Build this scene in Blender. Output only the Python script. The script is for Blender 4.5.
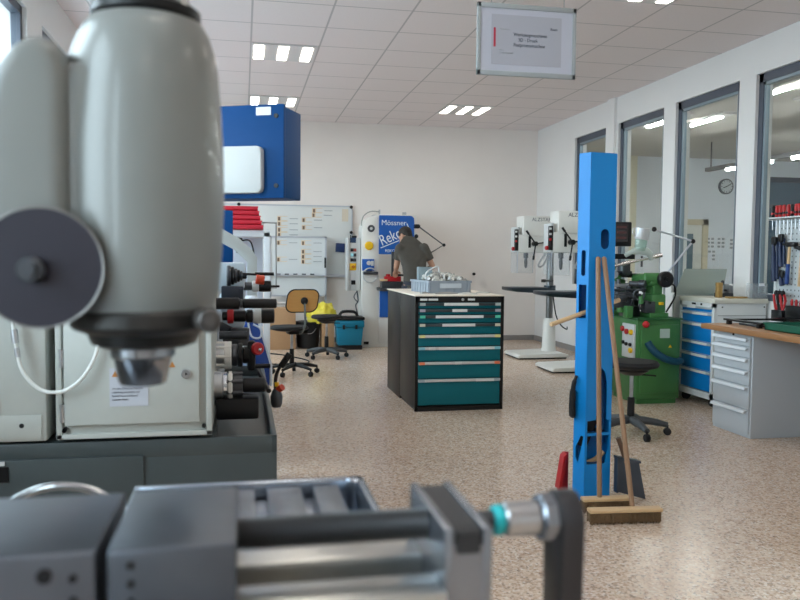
import bpy, bmesh, math, random
from mathutils import Vector, Matrix
random.seed(7)
SC = bpy.context.scene
for o in list(bpy.data.objects): bpy.data.objects.remove(o)
col = SC.collection
R = math.radians
PI = math.pi

# ---------------------------------------------------------------- camera
CAM_H = 1.28
cd = bpy.data.cameras.new('camera'); cam = bpy.data.objects.new('camera', cd); col.objects.link(cam)
_p, _y, _r = R(3.18), R(11.28), R(.5)
_rt = Vector((math.cos(_y), -math.sin(_y), 0)); _fw = Vector((math.sin(_y)*math.cos(_p), math.cos(_y)*math.cos(_p), -math.sin(_p)))
_up = _rt.cross(_fw)
_R = _rt*math.cos(_r) + _up*math.sin(_r); _U = -_rt*math.sin(_r) + _up*math.cos(_r)
M4 = Matrix((_R, _U, -_fw)).transposed().to_4x4(); M4.translation = Vector((0, 0, CAM_H))
cam.matrix_world = M4
cd.sensor_width = 36; cd.lens = 790/800*36
cd.clip_start = .05; cd.clip_end = 300
cd.dof.use_dof = True; cd.dof.focus_distance = 6.5; cd.dof.aperture_fstop = 5.6
SC.camera = cam

# ---------------------------------------------------------------- world, light, exposure
w = bpy.data.worlds.new('world'); SC.world = w; w.use_nodes = True
bg = w.node_tree.nodes['Background']; bg.inputs[0].default_value = (.80, .90, 1, 1); bg.inputs[1].default_value = 8.5
SC.view_settings.view_transform = 'Standard'; SC.view_settings.look = 'None'
SC.view_settings.exposure = 0.34; SC.view_settings.gamma = 1; SC.view_settings.use_curve_mapping = False
LAMP = 9.0          # strength of the ceiling lamp slots
LAMP2 = 52.0         # tubes of the adjoining room

def portal(loc, rot, sx, sy):
    l = bpy.data.lights.new('daylight_portal', 'AREA'); l.shape = 'RECTANGLE'; l.size = sx; l.size_y = sy
    l.cycles.is_portal = True
    o = bpy.data.objects.new('daylight_portal', l); col.objects.link(o); o.location = loc; o.rotation_euler = rot

# ---------------------------------------------------------------- materials
MATS = {}
def mat(name, c, rough=.5, metal=0, noise=0, nscale=30, bump=0, emit=None, estr=0, spec=.5, coat=0, alpha=1):
    if name in MATS: return MATS[name]
    m = bpy.data.materials.new(name); m.use_nodes = True; nt = m.node_tree; b = nt.nodes['Principled BSDF']
    b.inputs['Base Color'].default_value = (*c, 1); b.inputs['Roughness'].default_value = rough; b.inputs['Metallic'].default_value = metal
    b.inputs['Specular IOR Level'].default_value = spec; b.inputs['Coat Weight'].default_value = coat; b.inputs['Alpha'].default_value = alpha
    if emit: b.inputs['Emission Color'].default_value = (*emit, 1); b.inputs['Emission Strength'].default_value = estr
    if noise or bump:
        tc = nt.nodes.new('ShaderNodeTexCoord'); n = nt.nodes.new('ShaderNodeTexNoise'); n.inputs['Scale'].default_value = nscale; n.inputs['Detail'].default_value = 4
        nt.links.new(tc.outputs['Object'], n.inputs['Vector'])
        if noise:
            mx = nt.nodes.new('ShaderNodeMix'); mx.data_type = 'RGBA'
            mx.inputs[6].default_value = (*[max(0, v*(1-noise)) for v in c], 1); mx.inputs[7].default_value = (*[min(1, v*(1+noise)) for v in c], 1)
            nt.links.new(n.outputs['Fac'], mx.inputs[0]); nt.links.new(mx.outputs[2], b.inputs['Base Color'])
        if bump:
            bp = nt.nodes.new('ShaderNodeBump'); bp.inputs['Strength'].default_value = bump; bp.inputs['Distance'].default_value = .005
            nt.links.new(n.outputs['Fac'], bp.inputs['Height']); nt.links.new(bp.outputs[0], b.inputs['Normal'])
    MATS[name] = m; return m
def wood(name, c1, c2, rough=.5, scale=6, axis=(1, 12, 12)):
    if name in MATS: return MATS[name]
    m = bpy.data.materials.new(name); m.use_nodes = True; nt = m.node_tree; b = nt.nodes['Principled BSDF']
    tc = nt.nodes.new('ShaderNodeTexCoord'); mp = nt.nodes.new('ShaderNodeMapping'); mp.inputs['Scale'].default_value = axis
    n = nt.nodes.new('ShaderNodeTexNoise'); n.inputs['Scale'].default_value = scale; n.inputs['Detail'].default_value = 5
    mx = nt.nodes.new('ShaderNodeMix'); mx.data_type = 'RGBA'; mx.inputs[6].default_value = (*c1, 1); mx.inputs[7].default_value = (*c2, 1)
    nt.links.new(tc.outputs['Object'], mp.inputs[0]); nt.links.new(mp.outputs[0], n.inputs['Vector']); nt.links.new(n.outputs['Fac'], mx.inputs[0])
    nt.links.new(mx.outputs[2], b.inputs['Base Color']); b.inputs['Roughness'].default_value = rough
    MATS[name] = m; return m
def glass(name, tint=(.9, .95, .95), refl=1.0, rough=0.0, haze=0.0, hazec=(.7, .8, .75)):
    if name in MATS: return MATS[name]
    m = bpy.data.materials.new(name); m.use_nodes = True; nt = m.node_tree
    for n in list(nt.nodes): nt.nodes.remove(n)
    out = nt.nodes.new('ShaderNodeOutputMaterial'); tr = nt.nodes.new('ShaderNodeBsdfTransparent'); tr.inputs[0].default_value = (*tint, 1)
    gl = nt.nodes.new('ShaderNodeBsdfGlossy'); gl.inputs['Roughness'].default_value = rough
    fr = nt.nodes.new('ShaderNodeFresnel'); fr.inputs[0].default_value = 1.45
    mx = nt.nodes.new('ShaderNodeMixShader'); mu = nt.nodes.new('ShaderNodeMath'); mu.operation = 'MULTIPLY'; mu.inputs[1].default_value = refl
    gm = nt.nodes.new('ShaderNodeNewGeometry'); iv = nt.nodes.new('ShaderNodeMath'); iv.operation = 'SUBTRACT'; iv.inputs[0].default_value = 1; nt.links.new(gm.outputs['Backfacing'], iv.inputs[1])
    m3 = nt.nodes.new('ShaderNodeMath'); m3.operation = 'MULTIPLY'; nt.links.new(iv.outputs[0], m3.inputs[0]); nt.links.new(mu.outputs[0], m3.inputs[1])
    nt.links.new(fr.outputs[0], mu.inputs[0]); nt.links.new(m3.outputs[0], mx.inputs[0]); nt.links.new(tr.outputs[0], mx.inputs[1]); nt.links.new(gl.outputs[0], mx.inputs[2])
    last = mx
    if haze:
        df = nt.nodes.new('ShaderNodeBsdfDiffuse'); df.inputs[0].default_value = (*hazec, 1)
        m2 = nt.nodes.new('ShaderNodeMixShader'); m2.inputs[0].default_value = haze
        nt.links.new(mx.outputs[0], m2.inputs[1]); nt.links.new(df.outputs[0], m2.inputs[2]); last = m2
    nt.links.new(last.outputs[0], out.inputs[0]); MATS[name] = m; return m

def floor_mat():
    m = bpy.data.materials.new('terrazzo'); m.use_nodes = True; nt = m.node_tree; b = nt.nodes['Principled BSDF']; L = nt.links.new
    g = nt.nodes.new('ShaderNodeNewGeometry')
    def vor(scale):
        v = nt.nodes.new('ShaderNodeTexVoronoi'); v.inputs['Scale'].default_value = scale; L(g.outputs['Position'], v.inputs['Vector']); return v
    v1 = vor(105); v2 = vor(50)
    s1 = nt.nodes.new('ShaderNodeSeparateColor'); L(v1.outputs['Color'], s1.inputs[0])
    cr = nt.nodes.new('ShaderNodeValToRGB'); e = cr.color_ramp; e.interpolation = 'CONSTANT'
    cols = [(0, (.58, .42, .31)), (.22, (.69, .53, .41)), (.45, (.40, .25, .17)), (.6, (.72, .61, .51)), (.72, (.20, .15, .125)), (.80, (.56, .42, .32)), (.93, (.80, .73, .66))]
    e.elements[0].position = 0; e.elements[0].color = (*cols[0][1], 1); e.elements[1].position = cols[1][0]; e.elements[1].color = (*cols[1][1], 1)
    for p, c in cols[2:]:
        x = e.elements.new(p); x.color = (*c, 1)
    L(s1.outputs[0], cr.inputs[0])
    s2 = nt.nodes.new('ShaderNodeSeparateColor'); L(v2.outputs['Color'], s2.inputs[0])
    cr2 = nt.nodes.new('ShaderNodeValToRGB'); e = cr2.color_ramp; e.interpolation = 'CONSTANT'
    e.elements[0].color = (.58, .44, .34, 1); e.elements[1].position = .5; e.elements[1].color = (.66, .53, .43, 1); x = e.elements.new(.85); x.color = (.36, .24, .17, 1)
    L(s2.outputs[1], cr2.inputs[0])
    mx = nt.nodes.new('ShaderNodeMix'); mx.data_type = 'RGBA'; mx.inputs[0].default_value = .38
    L(cr.outputs[0], mx.inputs[6]); L(cr2.outputs[0], mx.inputs[7])
    n = nt.nodes.new('ShaderNodeTexNoise'); n.inputs['Scale'].default_value = .8; n.inputs['Detail'].default_value = 3; L(g.outputs['Position'], n.inputs['Vector'])
    hs = nt.nodes.new('ShaderNodeHueSaturation'); mr = nt.nodes.new('ShaderNodeMapRange'); mr.inputs[3].default_value = 1.0; mr.inputs[4].default_value = 1.2
    L(n.outputs['Fac'], mr.inputs[0]); L(mr.outputs[0], hs.inputs['Value']); L(mx.outputs[2], hs.inputs['Color']); L(hs.outputs[0], b.inputs['Base Color'])
    b.inputs['Roughness'].default_value = .22; b.inputs['Specular IOR Level'].default_value = .5
    return m
def ceiling_mat():
    m = bpy.data.materials.new('ceiling_tiles'); m.use_nodes = True; nt = m.node_tree; b = nt.nodes['Principled BSDF']; L = nt.links.new
    g = nt.nodes.new('ShaderNodeNewGeometry'); s = nt.nodes.new('ShaderNodeSeparateXYZ'); L(g.outputs['Position'], s.inputs[0])
    def line(sock, off, pitch, wd):
        a = nt.nodes.new('ShaderNodeMath'); a.operation = 'SUBTRACT'; L(sock, a.inputs[0]); a.inputs[1].default_value = off
        d = nt.nodes.new('ShaderNodeMath'); d.operation = 'DIVIDE'; L(a.outputs[0], d.inputs[0]); d.inputs[1].default_value = pitch
        p = nt.nodes.new('ShaderNodeMath'); p.operation = 'PINGPONG'; L(d.outputs[0], p.inputs[0]); p.inputs[1].default_value = .5
        l = nt.nodes.new('ShaderNodeMath'); l.operation = 'LESS_THAN'; L(p.outputs[0], l.inputs[0]); l.inputs[1].default_value = wd/pitch/2
        return l.outputs[0]
    a = line(s.outputs[0], .08, .625, .016); c = line(s.outputs[1], 6.24, .608, .016)
    mxm = nt.nodes.new('ShaderNodeMath'); mxm.operation = 'MAXIMUM'; L(a, mxm.inputs[0]); L(c, mxm.inputs[1])
    n = nt.nodes.new('ShaderNodeTexNoise'); n.inputs['Scale'].default_value = 120; L(g.outputs['Position'], n.inputs['Vector'])
    t = nt.nodes.new('ShaderNodeMix'); t.data_type = 'RGBA'; t.inputs[6].default_value = (.82, .74, .735, 1); t.inputs[7].default_value = (.90, .82, .815, 1); L(n.outputs['Fac'], t.inputs[0])
    mx = nt.nodes.new('ShaderNodeMix'); mx.data_type = 'RGBA'; L(mxm.outputs[0], mx.inputs[0]); L(t.outputs[2], mx.inputs[6]); mx.inputs[7].default_value = (.56, .51, .51, 1)
    L(mx.outputs[2], b.inputs['Base Color']); b.inputs['Roughness'].default_value = .9
    return m
WALL = mat('wall_paint', (.83, .775, .735), .85, noise=.03, nscale=3)
WALLR = mat('pier_paint', (.80, .79, .78), .8, noise=.02, nscale=3)
CREAM = mat('cream_paint', (.80, .76, .60), .8)
BASEB = mat('baseboard_grey', (.28, .26, .25), .6)
FRAME = mat('window_frame_slate', (.075, .09, .12), .4)
FRAMEL = mat('frame_silver', (.28, .35, .40), .35, .3)
GLASS = glass('window_glass')
GREYM = mat('machine_grey', (.55, .56, .53), .38, noise=.06, nscale=6)
ENAMEL = mat('pale_green_grey_enamel', (.222, .230, .220), .34, noise=.06, nscale=9, coat=.2)
DGREY = mat('dark_base_grey', (.052, .066, .07), .42, noise=.12, nscale=8)
BEIGE = mat('beige_cabinet', (.47, .49, .465), .45, noise=.04)
LGREY = mat('light_grey_paint', (.60, .62, .62), .45, noise=.04)
WHITEP = mat('white_paint', (.78, .77, .73), .4)
BLACK = mat('black_plastic', (.009, .009, .010), .42, spec=.3)
BLACKM = mat('black_satin', (.009, .009, .010), .32, spec=.3)
RUBBER = mat('rubber', (.013, .013, .014), .7, spec=.3)
STEEL = mat('brushed_steel', (.50, .51, .53), .3, .95, noise=.15, nscale=40)
GSTEEL = mat('ground_steel', (.30, .32, .36), .27, .9, noise=.18, nscale=14, bump=.1)
DSTEEL = mat('dark_steel', (.08, .085, .095), .38, .7, noise=.2, nscale=30)
CHROME = mat('chrome', (.75, .76, .78), .15, 1)
RED = mat('red_plastic', (.46, .010, .014), .4)
REDBIN = mat('red_bin', (.62, .02, .045), .5)
YELLOW = mat('yellow_plastic', (.85, .50, .01), .4)
YBAG = mat('yellow_bag_film', (.78, .66, .06), .35, noise=.1)
BLUE = mat('blue_enamel', (.0, .058, .215), .5, spec=.2, noise=.05, nscale=4)
BLUESAW = mat('blue_saw_enamel', (.005, .10, .42), .4)
PILLB = mat('pillar_blue', (.0, .24, .66), .42, noise=.04, nscale=5)
DRAWB = mat('drawer_blue', (.0, .20, .56), .4)
TEAL = mat('teal_enamel', (.0, .135, .165), .5, spec=.3)
TEALB = mat('teal_blue_plastic', (.0, .18, .30), .4)
TEALL = mat('teal_ring', (.02, .55, .60), .4)
CABBLK = mat('cabinet_black', (.009, .008, .008), .45, spec=.3)
BENCHG = mat('bench_grey', (.50, .53, .56), .5)
GREEN = mat('machine_green', (.05, .185, .05), .4, noise=.12, nscale=7)
GREEND = mat('tray_green', (.0, .10, .055), .45)
WOOD = wood('beech', (.62, .40, .20), (.75, .52, .30), .5)
WOODT = wood('pale_laminate', (.78, .70, .58), (.84, .76, .66), .5)
WOODR = wood('bench_wood', (.27, .12, .045), (.42, .21, .09), .45, 5, (12, 1, 12))
WOODV = wood('broom_wood', (.25, .135, .075), (.37, .22, .125), .55, 6, (12, 12, 1))
WOODP = wood('plywood_orange', (.50, .24, .06), (.62, .33, .10), .4)
CARD = mat('cardboard', (.42, .25, .13), .8, noise=.08)
BRISTLE = mat('bristle', (.16, .095, .045), .9, noise=.5, nscale=150, bump=1)
PAPER = mat('paper', (.40, .41, .47), .7)
PAPERW = mat('paper_white', (.80, .82, .88), .7)
INK = mat('ink', (.10, .11, .14), .7)
INKG = mat('grey_ink', (.35, .38, .40), .7)
BOARD = mat('whiteboard', (.70, .72, .71), .25)
ALU = mat('aluminium', (.55, .58, .64), .35, .6)
SKIN = mat('skin', (.50, .27, .18), .55)
HAIR = mat('hair', (.018, .013, .010), .7, noise=.5, nscale=80, bump=.6)
SHIRT = mat('olive_shirt', (.070, .064, .054), .9, noise=.15, nscale=20, bump=.2)
TROUS = mat('trousers', (.03, .035, .05), .9)
TOOLB = mat('tool_blue', (.008, .022, .075), .45)
PEG = mat('pegboard_grey', (.52, .56, .57), .45)
PLEXI = glass('plexi', (.86, .92, .88), 1, .05, .62, (.50, .56, .52))
PLEXC = glass('plexi_clear', (.94, .95, .96), .6, .05, .10, (.7, .74, .76))
BRASS = mat('brass_wood', (.36, .22, .07), .5, noise=.2)
LAMPM = mat('lamp_slot', (1, 1, 1), .5, emit=(1, .93, .82), estr=LAMP)
TUBEM = mat('tube_glow', (1, 1, 1), .5, emit=(1, .97, .92), estr=LAMP2)

# ---------------------------------------------------------------- mesh helpers
OFF = {}
class MB:
    def __init__(s): s.bm = bmesh.new()
    def _m(s, verts, M):
        bmesh.ops.transform(s.bm, matrix=M, verts=verts); return s
    def box(s, c, d, bev=0, rot=None, seg=2):
        t = bmesh.new(); bmesh.ops.create_cube(t, size=1)
        bmesh.ops.transform(t, matrix=Matrix.Diagonal((*d, 1)), verts=t.verts)
        if bev: bmesh.ops.bevel(t, geom=t.edges[:], offset=min(bev, min(d)*.49), segments=seg, affect='EDGES', profile=.5)
        M = Matrix.Translation(c) @ (rot.to_matrix().to_4x4() if hasattr(rot, 'to_matrix') else (rot or Matrix()).to_4x4())
        bmesh.ops.transform(t, matrix=M, verts=t.verts); return s._merge(t)
    def bb(s, x0, x1, y0, y1, z0, z1, bev=0):
        return s.box(((x0+x1)/2, (y0+y1)/2, (z0+z1)/2), (abs(x1-x0), abs(y1-y0), abs(z1-z0)), bev)
    def _merge(s, t):
        me = bpy.data.meshes.new('_t'); t.to_mesh(me); t.free(); s.bm.from_mesh(me); bpy.data.meshes.remove(me); return s
    def ring(s, c, q, r, seg):
        return [s.bm.verts.new(c + q @ Vector((math.cos(2*PI*i/seg)*r, math.sin(2*PI*i/seg)*r, 0))) for i in range(seg)]
    def lathe(s, prof, o, axis=(0, 0, 1), seg=28, cap=True):
        q = Vector((0, 0, 1)).rotation_difference(Vector(axis).normalized()); o = Vector(o)
        rs = [s.ring(o + q @ Vector((0, 0, h)), q, max(r, 1e-4), seg) for r, h in prof]
        for a, b in zip(rs, rs[1:]):
            for i in range(seg): s.bm.faces.new((a[i], a[(i+1) % seg], b[(i+1) % seg], b[i]))
        if cap: s.bm.faces.new(rs[0][::-1]); s.bm.faces.new(rs[-1])
        return s
    def cyl(s, a, b, r, r2=None, seg=20, ch=0):
        a, b = Vector(a), Vector(b); L = (b-a).length; r2 = r if r2 is None else r2
        ch = min(ch, L*.45)
        pr = [(r-ch, 0), (r, ch), (r2, L-ch), (r2-ch, L)] if ch else [(r, 0), (r2, L)]
        return s.lathe(pr, a, b-a, seg)
    def tube(s, pts, r, seg=8, smooth=0, closed=False):
        P = [Vector(p) for p in pts]
        if smooth:
            Q = []
            n = len(P)
            for i in range(n-1 if not closed else n):
                p0 = P[i-1] if (i or closed) else P[0]; p1 = P[i]; p2 = P[(i+1) % n]; p3 = P[(i+2) % n] if (i+2 < n or closed) else P[-1]
                for k in range(smooth):
                    t = k/smooth
                    Q.append(.5*((2*p1)+(-p0+p2)*t+(2*p0-5*p1+4*p2-p3)*t*t+(-p0+3*p1-3*p2+p3)*t**3))
            if not closed: Q.append(P[-1])
            P = Q
        n = len(P); rs = []; q = None; pd = None
        rr = r if isinstance(r, (list, tuple)) else None
        for i in range(n):
            if closed: d = (P[(i+1) % n]-P[i-1])
            else: d = (P[min(i+1, n-1)]-P[max(i-1, 0)])
            d.normalize()
            if q is None: q = Vector((0, 0, 1)).rotation_difference(d)
            else: q = pd.rotation_difference(d) @ q
            pd = d
            rad = rr[min(len(rr)-1, int(i*len(rr)/n))] if rr else r
            rs.append(s.ring(P[i], q, rad, seg))
        for a, b in zip(rs, rs[1:] + ([rs[0]] if closed else [])):
            for i in range(seg): s.bm.faces.new((a[i], a[(i+1) % seg], b[(i+1) % seg], b[i]))
        if not closed: s.bm.faces.new(rs[0][::-1]); s.bm.faces.new(rs[-1])
        return s
    def torus(s, c, axis, Rr, r, seg=40, rs=8):
        q = Vector((0, 0, 1)).rotation_difference(Vector(axis).normalized())
        return s.tube([Vector(c)+q @ Vector((math.cos(2*PI*i/seg)*Rr, math.sin(2*PI*i/seg)*Rr, 0)) for i in range(seg)], r, rs, closed=True)
    def prism(s, poly, fa, a0, a1, bev=0):
        """extrude polygon: fa in 'x','y','z' = axis of extrusion, poly in the other two axes in order"""
        def mk(p, a): return {'x': (a, p[0], p[1]), 'y': (p[0], a, p[1]), 'z': (p[0], p[1], a)}[fa]
        t = bmesh.new(); A = [t.verts.new(mk(p, a0)) for p in poly]; B = [t.verts.new(mk(p, a1)) for p in poly]
        t.faces.new(A); t.faces.new(B[::-1]); n = len(poly)
        for i in range(n): t.faces.new((A[i], B[i], B[(i+1) % n], A[(i+1) % n]))
        bmesh.ops.recalc_face_normals(t, faces=t.faces[:])
        if bev: bmesh.ops.bevel(t, geom=t.edges[:], offset=bev, segments=2, affect='EDGES', profile=.5)
        return s._merge(t)
    def ball(s, c, r, sc=(1, 1, 1), u=16, v=10, rot=None):
        t = bmesh.new(); bmesh.ops.create_uvsphere(t, u_segments=u, v_segments=v, radius=r)
        M = Matrix.Translation(c) @ (rot.to_matrix().to_4x4() if rot else Matrix()) @ Matrix.Diagonal((*sc, 1))
        bmesh.ops.transform(t, matrix=M, verts=t.verts); return s._merge(t)
    def build(s, name, m, parent=None, smooth=True, off=None):
        bmesh.ops.recalc_face_normals(s.bm, faces=s.bm.faces[:])
        me = bpy.data.meshes.new(name); s.bm.to_mesh(me); s.bm.free()
        if parent is None and off is None:
            xs = [v.co for v in me.vertices]
            off = Vector(((min(v.x for v in xs)+max(v.x for v in xs))/2, (min(v.y for v in xs)+max(v.y for v in xs))/2, min(v.z for v in xs)))
            fresh = True
        elif parent is not None: off = OFF.get(parent.name, Vector()); fresh = False
        else: fresh = True
        me.transform(Matrix.Translation(-Vector(off))); me.materials.append(m)
        if smooth:
            me.polygons.foreach_set('use_smooth', [True]*len(me.polygons)); me.set_sharp_from_angle(angle=R(38))
        o = bpy.data.objects.new(name, me); col.objects.link(o)
        if parent is not None: o.parent = parent; OFF[o.name] = Vector(off)
        else: o.location = off; OFF[o.name] = Vector(off)
        return o
def tag(o, label, cat, group=None, kind=None):
    if label: o['label'] = label
    if cat: o['category'] = cat
    if group: o['group'] = group
    if kind: o['kind'] = kind
    return o
def thing(name, label, cat, loc, group=None, local=False, rz=0):
    o = bpy.data.objects.new(name, None); o.empty_display_size = .05; col.objects.link(o); o.location = loc; o.rotation_euler.z = rz
    OFF[o.name] = Vector() if local else Vector(loc)
    return tag(o, label, cat, group)
def struct(o): o['kind'] = 'structure'; return o
def kids(o): return [c for c in bpy.data.objects if c.parent == o]
def dup(o, loc=None, rz=None, label=None, group=None, parent=None):
    c = o.copy(); col.objects.link(c)
    if parent is not None: c.parent = parent
    for k in kids(o): dup(k, parent=c)
    if loc is not None: c.location = loc
    if rz is not None: c.rotation_euler.z = rz
    if label: c['label'] = label
    if group: c['group'] = group
    return c
def from_curve(cu, M, name, m, parent, z=None):
    o = bpy.data.objects.new('_c', cu); col.objects.link(o)
    dg = bpy.context.evaluated_depsgraph_get(); me = bpy.data.meshes.new_from_object(o.evaluated_get(dg))
    bpy.data.objects.remove(o); bpy.data.curves.remove(cu)
    me.transform(M); off = OFF.get(parent.name, Vector()) if parent else Vector()
    me.transform(Matrix.Translation(-off)); me.materials.clear(); me.materials.append(m); me.name = name
    ob = bpy.data.objects.new(name, me); col.objects.link(ob)
    if parent: ob.parent = parent
    OFF[ob.name] = Vector(off)
    return ob
def frame(o, x, y):          # matrix from 2-D drawing coordinates to the plane through o with axes x, y
    x = Vector(x).normalized(); y = Vector(y).normalized(); z = x.cross(y)
    M = Matrix((x, y, z)).transposed().to_4x4(); M.translation = Vector(o); return M
def text(s, size, M, m, parent, name='lettering', ext=.0008, align='LEFT', shear=0, sx=1):
    cu = bpy.data.curves.new('_t', 'FONT'); cu.body = s; cu.size = size; cu.extrude = ext; cu.align_x = align; cu.shear = shear; cu.resolution_u = 3
    return from_curve(cu, M @ Matrix.Diagonal((sx, 1, 1, 1)), name, m, parent)
def plate(outer, holes, th, M, name, m, parent):
    cu = bpy.data.curves.new('_p', 'CURVE'); cu.dimensions = '2D'; cu.fill_mode = 'BOTH'; cu.extrude = th/2
    for poly in [outer]+holes:
        sp = cu.splines.new('POLY'); sp.points.add(len(poly)-1)
        for p, q in zip(sp.points, poly): p.co = (q[0], q[1], 0, 1)
        sp.use_cyclic_u = True
    return from_curve(cu, M, name, m, parent)
def slot(cx, y0, y1, r, n=8):   # upright slot with round ends
    P = [(cx+r*math.cos(a), y1-r+r*math.sin(a)) for a in [PI*i/n for i in range(n+1)]]
    return P+[(cx+r*math.cos(a), y0+r+r*math.sin(a)) for a in [PI+PI*i/n for i in range(n+1)]]
def rect(x0, x1, y0, y1): return [(x0, y0), (x1, y0), (x1, y1), (x0, y1)]
XZ = lambda x, y, z: frame((x, y, z), (1, 0, 0), (0, 0, 1))       # drawing seen from -Y
YZ = lambda x, y, z: frame((x, y, z), (0, -1, 0), (0, 0, 1))      # drawing seen from -X

# ================================================================ SETTING
CZ, RX, BY, LX, FY = 3.22, 4.45, 11.6, -1.4, -3.2
b = MB().bb(LX-.2, RX, FY, BY+.2, -.1, 0).build('floor', floor_mat(), smooth=False); struct(b)
b = MB().bb(LX-.2, RX+.15, FY, BY+.2, CZ, CZ+.1).build('ceiling', ceiling_mat(), smooth=False); struct(b)
struct(MB().bb(LX-.2, RX+.15, BY, BY+.2, 0, CZ).build('wall_back', WALL, smooth=False))
struct(MB().bb(LX-.2, RX+.15, FY-.2, FY, 0, CZ).build('wall_front', WALL, smooth=False))
# right wall with window openings
WY = [(9.27, 10.20), (7.88, 8.93), (6.56, 7.64), (5.26, 6.32), (3.95, 4.96), (2.65, 3.65), (1.35, 2.35)]
WT, WB, TH = 2.905, .92, .17
m_ = MB(); m_.bb(RX, RX+TH, FY, BY, 0, WB).bb(RX, RX+TH, FY, BY, WT, CZ)
ed = [FY]+[v for a in sorted(WY) for v in a]+[BY]
for a, c in zip(ed[::2], ed[1::2]): m_.bb(RX, RX+TH, a, c, WB, WT)
struct(m_.build('wall_right', WALLR, smooth=False))
struct(MB().bb(RX-.035, RX, 8.98, 9.17, 0, CZ).build('trim_1', WALLR, smooth=False))
for i, (a, c) in enumerate(WY):
    wd = MB().bb(RX+.03, RX+.09, a, a+.06, WB, WT).bb(RX+.03, RX+.09, c-.06, c, WB, WT).bb(RX+.03, RX+.09, a, c, WT-.075, WT).bb(RX+.03, RX+.09, a, c, WB, WB+.06).build('window_%d' % (i+1), FRAME, smooth=False)
    struct(wd)
    MB().bb(RX+.04, RX+.08, a+.06, a+.085, WB+.06, WT-.075).bb(RX+.04, RX+.08, c-.085, c-.06, WB+.06, WT-.075).bb(RX+.04, RX+.08, a+.06, c-.06, WT-.10, WT-.075).build('glazing_bead', FRAMEL, wd, smooth=False)
    MB().bb(RX+.057, RX+.063, a+.085, c-.085, WB+.06, WT-.10).build('pane', GLASS, wd, smooth=False)
# left wall with daylight windows
LW = [(a, a+1.25) for a in (-2.2, -.55, 1.1, 2.8, 4.47, 6.13, 7.79, 9.45)]
LB = 1.0
m_ = MB(); m_.bb(LX-.25, LX, FY, BY, 0, LB).bb(LX-.25, LX, FY, BY, WT, CZ)
ed = [FY]+[v for a in LW for v in a]+[BY]
for a, c in zip(ed[::2], ed[1::2]): m_.bb(LX-.25, LX, a, c, LB, WT)
struct(m_.build('wall_left', WALLR, smooth=False))
for i, (a, c) in enumerate(LW):
    wd = MB().bb(LX-.09, LX-.03, a, a+.05, LB, WT).bb(LX-.09, LX-.03, c-.05, c, LB, WT).bb(LX-.09, LX-.03, a, c, WT-.055, WT).bb(LX-.09, LX-.03, a, c, LB, LB+.05).build('window_%d' % (i+8), FRAME, smooth=False)
    struct(wd); MB().bb(LX-.063, LX-.057, a+.05, c-.05, LB+.05, WT-.055).build('pane', GLASS, wd, smooth=False)
    portal((LX-.16, (a+c)/2, (LB+WT)/2), (0, -PI/2, 0), WT-LB, c-a)
struct(MB().bb(LX, RX, BY-.018, BY, 0, .075).build('baseboard_back', BASEB, smooth=False))
struct(MB().bb(RX-.018, RX, FY, BY, 0, .075).build('baseboard_right', BASEB, smooth=False))
struct(MB().bb(LX, LX+.018, FY, BY, 0, .075).build('baseboard_left', BASEB, smooth=False))
# adjoining room
AX, AY = 12.0, 14.0
struct(MB().bb(RX+TH, AX, FY, AY, -.1, 0).build('floor_adjoining', mat('grey_floor', (.30, .28, .26), .4), smooth=False))
struct(MB().bb(RX+TH, AX, FY, AY, CZ, CZ+.1).build('ceiling_adjoining', mat('adj_ceiling', (.60, .58, .55), .9, noise=.04), smooth=False))
struct(MB().bb(RX, AX+.2, AY, AY+.2, 0, CZ).build('wall_adjoining_back', mat('adj_wall', (.78, .82, .88), .8), smooth=False))
struct(MB().bb(RX+.17, 7.35, AY-.06, AY, 0, CZ).build('wall_adjoining_cream', CREAM, smooth=False))
struct(MB().bb(AX, AX+.2, FY, AY, 0, CZ).build('wall_adjoining_right', mat('adj_wall', (.78, .82, .88), .8), smooth=False))
struct(MB().bb(RX+TH, AX, FY-.2, FY, 0, CZ).build('wall_adjoining_front', WALL, smooth=False))
struct(MB().bb(RX, RX+TH, BY, AY, 0, CZ).build('wall_adjoining_left', WALL, smooth=False))
# door with pane and cream frame
dr = struct(MB().bb(8.0, 8.75, AY-.05, AY-.01, 0, 1.93).build('door_1', mat('door_white', (.72, .72, .68), .5), smooth=False))
MB().bb(8.12, 8.56, AY-.06, AY-.045, .95, 1.76).build('pane', mat('door_pane', (.13, .20, .24), .15), dr, smooth=False)
MB().bb(7.9, 8.0, AY-.09, AY, 0, 2.04).bb(8.75, 8.86, AY-.09, AY, 0, 2.04).bb(7.9, 8.86, AY-.09, AY, 1.93, 2.04).build('door_frame', mat('door_frame_cream', (.62, .55, .40), .5), dr, smooth=False)
gd = struct(MB().bb(10.0, 10.08, AY-.06, AY, 0, 2.9).bb(11.9, 11.98, AY-.06, AY, 0, 2.9).bb(10, 11.98, AY-.06, AY, 2.8, 2.9).bb(10, 11.98, AY-.06, AY, 2.3, 2.36).build('door_2', FRAME, smooth=False))
MB().bb(10.08, 11.9, AY-.04, AY-.03, 0, 2.8).build('pane', mat('dark_glass_blue', (.06, .11, .16), .08), gd, smooth=False)
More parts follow.
